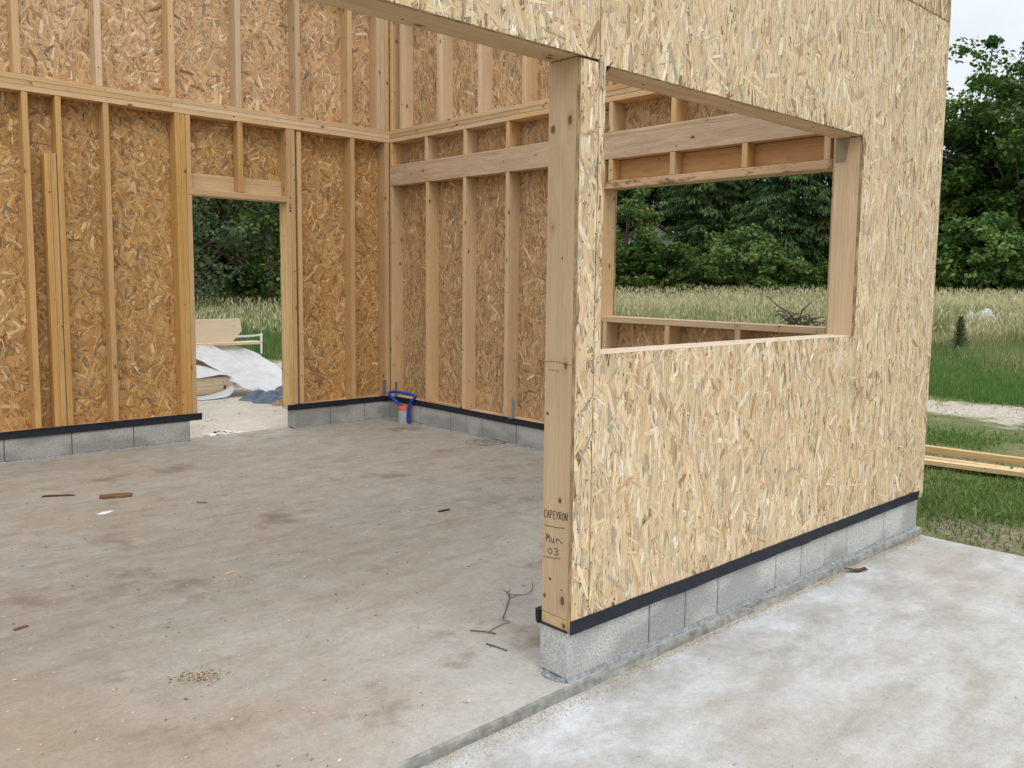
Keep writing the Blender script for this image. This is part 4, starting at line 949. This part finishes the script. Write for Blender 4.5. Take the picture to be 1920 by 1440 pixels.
# ------------------------------------------------------------------ vegetation
def quads_mesh(name, P, mat, fac):
    """P: n x 4 x 3 quads, fac: n values 0..1 for the leaf colour"""
    n = len(P); me = bpy.data.meshes.new(name)
    me.vertices.add(n * 4); me.vertices.foreach_set('co', P.astype(np.float32).ravel())
    me.loops.add(n * 4); me.loops.foreach_set('vertex_index', np.arange(n * 4, dtype=np.int32))
    me.polygons.add(n); me.polygons.foreach_set('loop_start', np.arange(0, n * 4, 4, dtype=np.int32)); me.polygons.foreach_set('loop_total', np.full(n, 4, np.int32))
    me.update(calc_edges=True); me.materials.append(mat)
    c = np.ones((n * 4, 4), np.float32); c[:, :3] = np.repeat(np.clip(fac, 0, 1), 4)[:, None]; setvec(me, 'Col', c, 'FLOAT_COLOR'); return me
def leaf_quads(r, C, size, upb=.5):
    n = len(C); nrm = r.randn(n, 3); nrm[:, 2] = np.abs(nrm[:, 2]) + upb; nrm /= np.linalg.norm(nrm, axis=1)[:, None]
    t = np.cross(nrm, r.randn(n, 3)); t /= np.linalg.norm(t, axis=1)[:, None]; b_ = np.cross(nrm, t); s = size * r.uniform(.6, 1.3, n)
    a = t * s[:, None]; bb = b_ * (s * r.uniform(.45, .8, n))[:, None]
    return np.stack([C - a, C - bb + nrm * .12 * s[:, None], C + a, C + bb + nrm * .1 * s[:, None]], 1)
def broadleaf(seed, H, R, base, clumps, per, size, mat, trunk_r=.2, shape=1.0, cr_=(.45, .95)):
    r = np.random.RandomState(seed); V, F = [], []; cs = []
    tries = 0
    while len(cs) < clumps and tries < 40000:
        tries += 1; d = r.randn(3); d /= np.linalg.norm(d); q = r.rand() ** .33; q = max(q, .35 + .4 * r.rand())
        lob = 1 + .22 * math.sin(3 * math.atan2(d[1], d[0]) + seed) * math.cos(2.2 * d[2] + seed) + .13 * r.randn()
        z = base + (H - base) * (.5 + .5 * d[2] * q * min(lob, 1.12)); wz = (1 - abs(d[2] * q) ** 2.2 * .25) * shape
        cs.append((d[0] * q * R * lob * wz, d[1] * q * R * lob * wz, z))
    cs = np.array(cs); G = []
    ht = base + (H - base) * .75
    tp = [(0, 0, -.3), (.05 * H * r.uniform(-.4, .4), .03, base * .6), (r.uniform(-.2, .2), r.uniform(-.2, .2), base + (H - base) * .35), (r.uniform(-.3, .3), 0, ht)]
    G.append(tube_geo(smooth_pts(tp, 4), list(np.linspace(trunk_r, trunk_r * .25, 13)), 8))
    for i in r.choice(len(cs), min(26, len(cs)), replace=False):
        c = cs[i]; z0 = base * .7 + (c[2] - base * .7) * r.uniform(.25, .6); p0 = np.array([0, 0, z0]); mid = (p0 + c) / 2 + np.array([0, 0, .25 * r.rand()])
        G.append(tube_geo(smooth_pts([p0, mid, c], 3), list(np.linspace(trunk_r * .38, .02, 7)), 5))
    rad_ = r.uniform(*cr_, len(cs)); idx = np.repeat(np.arange(len(cs)), per)
    off = r.randn(len(idx), 3); off /= np.linalg.norm(off, axis=1)[:, None]; off *= (r.rand(len(idx)) ** .5)[:, None]; off[:, 2] *= .6
    C = cs[idx] + off * rad_[idx][:, None]; C[:, 2] = np.maximum(C[:, 2], .15)
    fac = r.rand(len(cs))[idx] * .45 + r.rand(len(idx)) * .55
    return mesh('trunk', *join_geo(G), BARK, True), quads_mesh('crown', leaf_quads(r, C, size), mat, fac)
def conifer(seed, H, R, base=.8, dens=1.0, droop=.35, k=1.0):
    r = np.random.RandomState(seed); G = [tube_geo([(0, 0, -.3 * k), (.03 * k, 0, H * .5), (0, 0, H)], [H * .014, H * .008, .012 * k], 8)]; C, D, Sz = [], [], []
    z = base
    while z < H - .15 * k:
        t = (z - base) / (H - base); Lb = R * (1 - t) ** .75 * r.uniform(.7, 1.1) + .15 * k; nb = 9 if t < .8 else 5; a0 = r.uniform(0, 6.28)
        for b_ in range(nb):
            a = a0 + 6.28 * b_ / nb + r.uniform(-.3, .3); L_ = Lb * r.uniform(.6, 1.18); d = np.array([math.cos(a), math.sin(a), 0]); pts = []; side = np.array([-d[1], d[0], 0])
            up_ = .30 * (t + .25) + r.uniform(-.12, .12); dr = droop * r.uniform(.6, 1.3)
            for s in np.linspace(.15, 1, max(5, int(L_ * 6.5 * dens / k))):
                p = np.array([0, 0, z]) + d * L_ * s + np.array([0, 0, L_ * (up_ * s - dr * s * s)])
                for q in range(6):                       # hanging branchlets either side of the limb
                    w_ = (1.05 - s * .75) * L_ * .30 * r.uniform(-1, 1); C.append(p + side * w_ + d * r.uniform(-.08, .08) * k + np.array([0, 0, -.3 * abs(w_) - .10 * k * r.rand()]))
                    D.append(d * r.uniform(.1, .7) + side * np.sign(w_) * r.uniform(.0, .8) + np.array([0, 0, -.25 - .9 * r.rand()])); Sz.append((.10 + .12 * r.rand()) * k)
                pts.append(p)
            if b_ % 2 == 0 and len(pts) > 2: G.append(tube_geo(pts, list(np.linspace(.025 * k, .006 * k, len(pts))), 4))
        z += r.uniform(.26, .46) * (1 - .35 * t) * k
    C, D, Sz = np.array(C), np.array(D), np.array(Sz); D /= np.linalg.norm(D, axis=1)[:, None]
    b_ = np.cross(D, r.randn(*D.shape)); b_ /= np.linalg.norm(b_, axis=1)[:, None]
    P = np.stack([C - D * Sz[:, None] * .6, C + b_ * Sz[:, None] * .22, C + D * Sz[:, None], C - b_ * Sz[:, None] * .22], 1)
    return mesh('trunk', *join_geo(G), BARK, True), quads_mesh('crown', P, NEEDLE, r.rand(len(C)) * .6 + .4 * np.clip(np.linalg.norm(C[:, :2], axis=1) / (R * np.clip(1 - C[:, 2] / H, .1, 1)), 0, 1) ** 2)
def polar(h, d): return EYE.x + d * math.cos(rad(h)), EYE.y + d * math.sin(rad(h))
PROTO = {'oak': broadleaf(1, 11.5, 4.6, .9, 200, 120, .125, LEAF, .3), 'oak2': broadleaf(2, 10, 4.2, .6, 180, 120, .125, LEAF, .25), 'dark': broadleaf(3, 10.5, 4.6, .4, 170, 80, .19, LEAFD, .3),
         'light': broadleaf(4, 5.5, 1.5, .5, 75, 90, .10, LEAFL, .09, 1.0, (.3, .6)), 'shrub': broadleaf(5, 3.6, 2.1, .15, 90, 90, .11, LEAFL, .07, 1.0, (.3, .65)), 'bush': broadleaf(6, 3.2, 2.2, .05, 90, 90, .12, LEAF, .07, 1.0, (.3, .65)),
         'grey': broadleaf(7, 6.2, 2.3, .2, 95, 75, .07, LEAFG, .12, 1.0, (.4, .8)), 'con': conifer(8, 13, 3.4), 'con2': conifer(9, 11.5, 3.0, .6, 1.0, .45), 'con3': conifer(10, 15, 2.6, 1.0, .8, .25), 'mid': broadleaf(11, 7.5, 2.9, .5, 110, 75, .09, LEAFL, .16, 1.0, (.4, .8))}
def plant(kind, name, h, d, s, label, cat, group=None, rot=0, sz=1.0):
    x, y = polar(h, d); z = float(gz(np.array([x]), np.array([y]))[0]); t = thing(name, label, cat, (x, y, z - .05), group); t.rotation_euler.z = rot; t.scale = (s, s, s * sz)
    for part_, me in zip(('trunk', 'crown'), PROTO[kind]):
        o = bpy.data.objects.new(part_, me); COL.objects.link(o); o.parent = t
G1 = 'trees beyond the meadow'
plant('oak', 'oak_tree', 20.0, 45, 1.0, 'tall leafy tree just right of the strand board wall, yellowish leaves in its middle', 'tree', G1, .4)
plant('oak2', 'oak_tree', 17.2, 44, 1.0, 'leafy tree at the right edge of the picture under the bare conifer top', 'tree', G1, 1.9)
plant('dark', 'oak_tree', 22.6, 47, .93, 'dark leafy tree half hidden behind the end of the strand board wall', 'tree', G1, 2.2)
plant('con3', 'conifer_tree', 17.4, 53, .95, 'thin topped conifer rising above the leafy trees against the sky', 'tree', G1, .3)
plant('bush', 'bush', 18.6, 41, 1.1, 'low dark bush at the foot of the leafy trees right of the wall', 'bush', 'bushes at the meadow edge', .2)
plant('bush', 'bush', 21.2, 42, 1.0, 'low bush touching the wall edge at the far end of the meadow', 'bush', 'bushes at the meadow edge', 2.6)
plant('shrub', 'shrub', 18.4, 40.3, 1.15, 'yellow green leafy bush among the dark trees right of the wall', 'bush', 'bushes at the meadow edge', 1.4)
plant('oak2', 'oak_tree', 14.0, 46, 1.0, 'leafy tree beyond the right edge of the meadow', 'tree', G1, 3.0)
plant('light', 'birch_tree', 40.6, 38, .98, 'slender light green tree beside the left jamb of the big window', 'tree', G1, 0)
plant('dark', 'oak_tree', 38.6, 52, 1.02, 'very dark leafy tree rising behind the far house', 'tree', G1, .9)
plant('dark', 'oak_tree', 43.2, 50, 1.0, 'dark leafy tree mostly hidden behind the corner post', 'tree', G1, 3.9)
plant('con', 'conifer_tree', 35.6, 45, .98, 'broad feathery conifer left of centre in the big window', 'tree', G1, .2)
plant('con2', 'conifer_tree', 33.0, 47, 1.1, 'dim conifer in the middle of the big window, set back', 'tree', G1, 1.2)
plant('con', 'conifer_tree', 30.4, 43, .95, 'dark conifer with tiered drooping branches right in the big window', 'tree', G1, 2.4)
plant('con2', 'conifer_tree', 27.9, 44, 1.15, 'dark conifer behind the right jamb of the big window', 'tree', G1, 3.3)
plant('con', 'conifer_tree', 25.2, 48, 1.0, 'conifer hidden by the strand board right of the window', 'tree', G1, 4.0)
plant('shrub', 'shrub', 32.9, 38.5, 1.0, 'rounded bright shrub in front of the conifers in the big window', 'shrub', 'shrubs at the meadow edge', .5)
plant('shrub', 'shrub', 36.6, 39.5, .78, 'smaller light shrub between the far house and the rounded shrub', 'shrub', 'shrubs at the meadow edge', 2.0)
plant('bush', 'bush', 39.3, 36.5, .95, 'dark green bush below the slender tree in the window', 'bush', 'bushes at the meadow edge', 4.0)
plant('bush', 'bush', 30.0, 39, .62, 'low dark bush at the right foot of the conifers', 'bush', 'bushes at the meadow edge', 5.0)
plant('bush', 'bush', 28.0, 39.5, .6, 'low bush beside the right jamb of the window', 'bush', 'bushes at the meadow edge', .9)
plant('grey', 'willow_bush', 68.6, 27, 1.0, 'grey green bushy willow at the left side of the doorway view', 'bush', 'bushes behind the doorway', .3)
plant('mid', 'ash_tree', 65.3, 29.5, 1.1, 'bright green tree in the middle of the doorway view', 'tree', G1, .7)
plant('dark', 'oak_tree', 66.6, 40, 1.05, 'dark tree behind the willow seen through the doorway', 'tree', G1, 2.8)
plant('oak2', 'oak_tree', 61.0, 38, 1.0, 'leafy tree hidden right of the doorway', 'tree', G1, 1.1)
plant('bush', 'bush', 64.6, 27.5, .55, 'low bush under the bright green tree in the doorway view', 'bush', 'bushes behind the doorway', 1.0)
plant('oak', 'oak_tree', 70.5, 38, .9, 'leafy tree hidden left of the doorway', 'tree', G1, 2.0)
# ivy-clad trunk seen at the right side of the doorway
iv = thing('ivy_trunk_tree', 'leaning ivy covered tree trunk at the right side of the doorway view', 'tree', (*polar(63.6, 26.0), 0), G1)
tp = smooth_pts([(0, 0, -.3), (.05, 0, 1.2), (-.02, .1, 2.6), (.25, .1, 4.2), (.6, .2, 6.5)], 5)
obj('trunk', mesh('trunk', *tube_geo(tp, list(np.linspace(.17, .10, len(tp))), 10), BARK, True), iv).location = (0, 0, 0)
r = np.random.RandomState(21); ti = r.randint(0, len(tp), 2600); C = np.array(tp)[ti] + r.randn(2600, 3) * np.array([.13, .13, .25]); C2 = r.randn(5200, 3) * np.array([1.5, 1.5, .9]) + np.array([.7, .2, 6.2]); C3 = r.randn(900, 3) * np.array([.35, .3, .3]) + np.array([.55, .1, 1.2])
obj('ivy', quads_mesh('ivy', leaf_quads(r, C, .07), LEAF, r.rand(2600)), iv).location = (0, 0, 0)
obj('crown', quads_mesh('crown', leaf_quads(r, np.concatenate([C2, C3]), .10), LEAFL, r.rand(6100)), iv).location = (0, 0, 0)
# wood further off
r = np.random.RandomState(31); n = 26000; hh = np.radians(r.uniform(-2, 88, n)); dd = r.uniform(58, 68, n); x, y = EYE.x + dd * np.cos(hh), EYE.y + dd * np.sin(hh)
C = np.stack([x, y, .4 + (7.2 + 1.5 * np.sin(hh * 23) + .9 * np.sin(hh * 61)) * r.rand(n) ** .8], 1)
tag(obj('far_wood', quads_mesh('far_wood', leaf_quads(r, C, .42), LEAFD, r.rand(n))), kind='stuff')
# far house with white gable
hx, hy = polar(38.9, 47); hs_ = thing('house', 'white gabled house with red chimney half hidden by trees', 'house', (hx, hy, .4)); hs_.rotation_euler.z = rad(38.9 - 90 + 12)
def hbox(nm, lo, hi, mat, par):
    lo, hi = np.array(lo, float), np.array(hi, float); V, F = cbox(*(hi - lo), .01); o = bpy.data.objects.new(nm, mesh(nm, V, F, mat)); COL.objects.link(o); o.parent = par; o.location = (lo + hi) / 2; return o
gv = [(-3.2, 0, 0), (3.2, 0, 0), (3.2, 0, 2.3), (0, 0, 4.25), (-3.2, 0, 2.3)]
V = gv + [(a, 8, c) for a, b_, c in gv]
o = bpy.data.objects.new('wall', mesh('wall', V, [[0, 1, 2, 3, 4], [9, 8, 7, 6, 5]] + [[i, i + 5, (i + 1) % 5 + 5, (i + 1) % 5] for i in range(5)], RENDER)); COL.objects.link(o); o.parent = hs_
for sg in (-1, 1):
    V = [(0, -.25, 4.30), (sg * 3.6, -.25, 2.12), (sg * 3.6, 8.2, 2.12), (0, 8.2, 4.30)]; V += [(a, b_, c + .16) for a, b_, c in V]
    o = bpy.data.objects.new('roof', mesh('roof', V, [[0, 1, 2, 3], [7, 6, 5, 4], [0, 4, 5, 1], [1, 5, 6, 2], [2, 6, 7, 3], [3, 7, 4, 0]], TILE)); COL.objects.link(o); o.parent = hs_
hbox('chimney', (-.5, .8, 4.0), (.1, 1.5, 5.2), BRICKM, hs_)
# brush pile: dead root with twigs in the meadow, seen over the sill
bx_, by_ = polar(29.35, 17.0); bz = float(gz(np.array([bx_]), np.array([by_]))[0]); bp = thing('brush_pile', 'dead root stump with bare dark branches in the meadow behind the window sill', 'brush pile', (bx_, by_, bz + .44))
bp.scale = (1.0, 1.0, 1.0)
r = np.random.RandomState(41); G = []
sx, sy = math.sin(rad(29.6)), -math.cos(rad(29.6))                # to the right as seen from the house front
def R3(a, b_, z): return (a * sx + b_ * math.cos(rad(29.6)), a * sy + b_ * math.sin(rad(29.6)), z)
for pts, r0 in (([(.0, 0, .42), (-.2, 0, .66), (-.42, .1, .80), (-.62, .1, .98)], .028), ([(.0, 0, .5), (.02, 0, .7), (.1, -.1, .80), (.22, -.1, .92)], .02), ([(.2, 0, .4), (.42, 0, .52), (.6, .1, .72)], .018), ([(-.1, .1, .45), (-.3, .1, .68), (-.45, .05, .70)], .018)):
    P = smooth_pts([R3(*p) for p in pts], 4); G.append(tube_geo(P, list(np.linspace(r0, .008, len(P))), 6))
for i in range(110):
    q_ = r.uniform(0, 1); p0 = R3(r.uniform(-.45, .45) * (1 - .5 * q_), r.uniform(-.4, .4), q_ * .6); p1 = (p0[0] + r.uniform(-.45, .45), p0[1] + r.uniform(-.45, .45), p0[2] + r.uniform(-.16, .2)); pm = tuple((a_ + b_) / 2 + r.uniform(-.06, .06) for a_, b_ in zip(p0, p1))
    G.append(tube_geo(smooth_pts([p0, pm, p1], 3), list(np.linspace(r.uniform(.008, .024), .004, 7)), 5))
obj('branches', mesh('branches', *join_geo(G), BARKD, True), bp).location = (0, 0, 0)
heap('plastic_heap', (*polar(19.0, 26), .56), 1.9, .95, .8, .32, PLASTIC, 'white crumpled plastic lying far out in the dry grass', 'plastic', 9)
PROTO['sap'] = conifer(12, .95, .2, .06, .30, -.35, .15)
plant('sap', 'spruce_sapling', 20.1, 21.5, 1.0, 'tiny dark green conifer sapling standing in the grass right of the wall', 'sapling')

# ------------------------------------------------------------------ grasses
def blades(name, xy, hgt, wid, mat, fac, seed, lean=.35):
    r = np.random.RandomState(seed); n = len(xy); a = r.uniform(0, 6.28, n); s = np.stack([np.cos(a), np.sin(a), np.zeros(n)], 1); la = r.uniform(0, 6.28, n); ll = np.abs(r.randn(n)) * lean * hgt
    l_ = np.stack([np.cos(la) * ll, np.sin(la) * ll, np.zeros(n)], 1); b0 = np.stack([xy[:, 0], xy[:, 1], gz(xy[:, 0], xy[:, 1]) - .02], 1); up_ = np.array([0, 0, 1.])
    w_ = wid[:, None] * s; m_ = b0 + up_ * (hgt * .55)[:, None] + l_ * .3; t = b0 + up_ * (hgt * np.sqrt(np.clip(1 - (ll / hgt) ** 2 * .5, .3, 1)))[:, None] + l_
    V = np.stack([b0 - w_ * .5, b0 + w_ * .5, m_ + w_ * .42, m_ - w_ * .42, t + w_ * .10, t - w_ * .10], 1).reshape(-1, 3)
    k = np.arange(n)[:, None] * 6; loops = (k + np.array([0, 1, 2, 3, 3, 2, 4, 5])[None]).reshape(-1); me = bpy.data.meshes.new(name); nf = n * 2
    me.vertices.add(n * 6); me.vertices.foreach_set('co', V.astype(np.float32).ravel()); me.loops.add(nf * 4); me.loops.foreach_set('vertex_index', loops.astype(np.int32))
    me.polygons.add(nf); me.polygons.foreach_set('loop_start', np.arange(0, nf * 4, 4, dtype=np.int32)); me.polygons.foreach_set('loop_total', np.full(nf, 4, np.int32)); me.update(calc_edges=True); me.materials.append(mat)
    c = np.ones((n * 6, 4), np.float32); tipf = np.array([-.12, -.12, 0, 0, .12, .12]); c[:, :3] = np.clip((fac[:, None] + tipf[None]).reshape(-1), 0, 1)[:, None]; setvec(me, 'Col', c, 'FLOAT_COLOR')
    return tag(obj(name, me), kind='stuff')
def fbm(x, y, s, seed):
    r = np.random.RandomState(seed); v = 0
    for k in range(5):
        a = r.uniform(0, 6.28); f = s * 1.7 ** k; v = v + np.sin(f * (x * math.cos(a) + y * math.sin(a)) + r.uniform(0, 6.28)) * np.sin(f * .8 * (-x * math.sin(a) + y * math.cos(a)) + r.uniform(0, 6.28)) / 1.35 ** k
    return v / 2.2
r = np.random.RandomState(51)
# tall meadow grass, denser where it can be seen between the walls
n = 420000; h = np.where(r.rand(n) < .8, np.choose(r.randint(0, 3, n), [r.uniform(13, 25, n), r.uniform(25, 44, n), r.uniform(60, 71, n)]), r.uniform(0, 82, n)); d = 14 + 38 * r.rand(n) ** .85
x, y = EYE.x + d * np.cos(np.radians(h)), EYE.y + d * np.sin(np.radians(h)); P = np.stack([x, y], 1)
dry = np.clip((d - 19) / 7 + .75 * fbm(x, y, .35, 1), 0, 1); dry = np.where(h < 26, np.clip(dry * 1.1 + .25 * (d > 24), 0, 1), dry); dry = np.where(h > 55, np.clip((d - 16.5) / 10 + .35 * fbm(x, y, .5, 1), 0, .8), dry)
keep = (np.hypot(x - polar(29.35, 15.6)[0], y - polar(29.35, 15.6)[1]) > 1.3) & (dirtness(P) + .25 * fbm(x, y, 1.2, 2) < .35) & ((x > 4.5) | (y > 10)); P, dry, d = P[keep], dry[keep], d[keep]; n = len(P)
hg = (.16 + .62 * dry) * r.uniform(.6, 1.2, n); fc = np.clip(.08 + .55 * dry + .24 * r.randn(n) + .38 * fbm(P[:, 0], P[:, 1], .5, 3) - .10 * (np.degrees(np.arctan2(P[:, 1] - EYE.y, P[:, 0] - EYE.x)) > 26), 0, 1)
blades('meadow_grass', P, hg, (.005 + .0005 * d) * r.uniform(.6, 1.4, n), STRAW, fc, 52, .3)
# seed heads of the dry grass
k = np.where((dry > .45) & (r.rand(n) < .16))[0]; C = np.stack([P[k, 0], P[k, 1], gz(P[k, 0], P[k, 1]) + hg[k] * 1.12], 1); m_ = len(k); a = r.uniform(0, 6.28, m_); s = np.stack([np.cos(a), np.sin(a), 0 * a], 1) * (.006 + .00025 * d[k])[:, None]
u_ = np.stack([r.randn(m_) * .03, r.randn(m_) * .03, np.full(m_, .07)], 1)
tag(obj('seed_heads', quads_mesh('seed_heads', np.stack([C - u_, C + s, C + u_, C - s], 1), STRAW, .7 + .3 * r.rand(m_))), kind='stuff')
# short grass near the slab and along the track
n = 300000; x, y = r.uniform(2.9, 15, n), r.uniform(-6, 7, n); k2 = r.rand(n) < .4; x[k2] = r.uniform(3.1, 8, k2.sum()); y[k2] = r.uniform(-3, 3, k2.sum())
xb, yb = r.uniform(-4, 12, 60000), r.uniform(9.0, 18, 60000); x, y = np.concatenate([x, xb]), np.concatenate([y, yb])
P = np.stack([x, y], 1); dn = dirtness(P); f_ = fbm(x, y, 1.6, 4)
keep = (dn + .45 * f_ + .25 * r.randn(len(x)) < .26) & (x > 3.22 + .06 * np.sin(7 * y)) & ~((y < 8.6) & (x < 3.5) & (y > .0)) ; keep &= ~((x < 3.9) & (y > 5.5) & (y < 9.8)); P, f_ = P[keep], f_[keep]; n = len(P)
lush = np.clip(.5 - .8 * f_, 0, 1); hg = (.02 + .07 * lush * r.rand(n) ** 1.5) * r.uniform(.6, 1.7, n)
blades('short_grass', P, hg, .006 * r.uniform(.7, 1.8, n) + .004, GREENB, np.clip(.35 + .28 * r.randn(n) - .15 * f_, 0, 1), 53, .7)
# a few broad weeds along the slab edge
C, Fz = [], []
for i in range(34):
    c = np.array([r.uniform(3.3, 6.5), r.uniform(-2.6, .9)]); z = float(gz(c[:1], c[1:])[0]); m_ = r.randint(14, 40); q = r.uniform(.05, .13)
    C.append(np.concatenate([c + r.randn(m_, 2) * q, z + np.abs(r.randn(m_, 1)) * q * .7], 1)); Fz.append(r.rand(m_))
C = np.concatenate(C); tag(obj('weeds', quads_mesh('weeds', leaf_quads(r, C, .018), GREENB, np.concatenate(Fz) * .7)), kind='stuff')
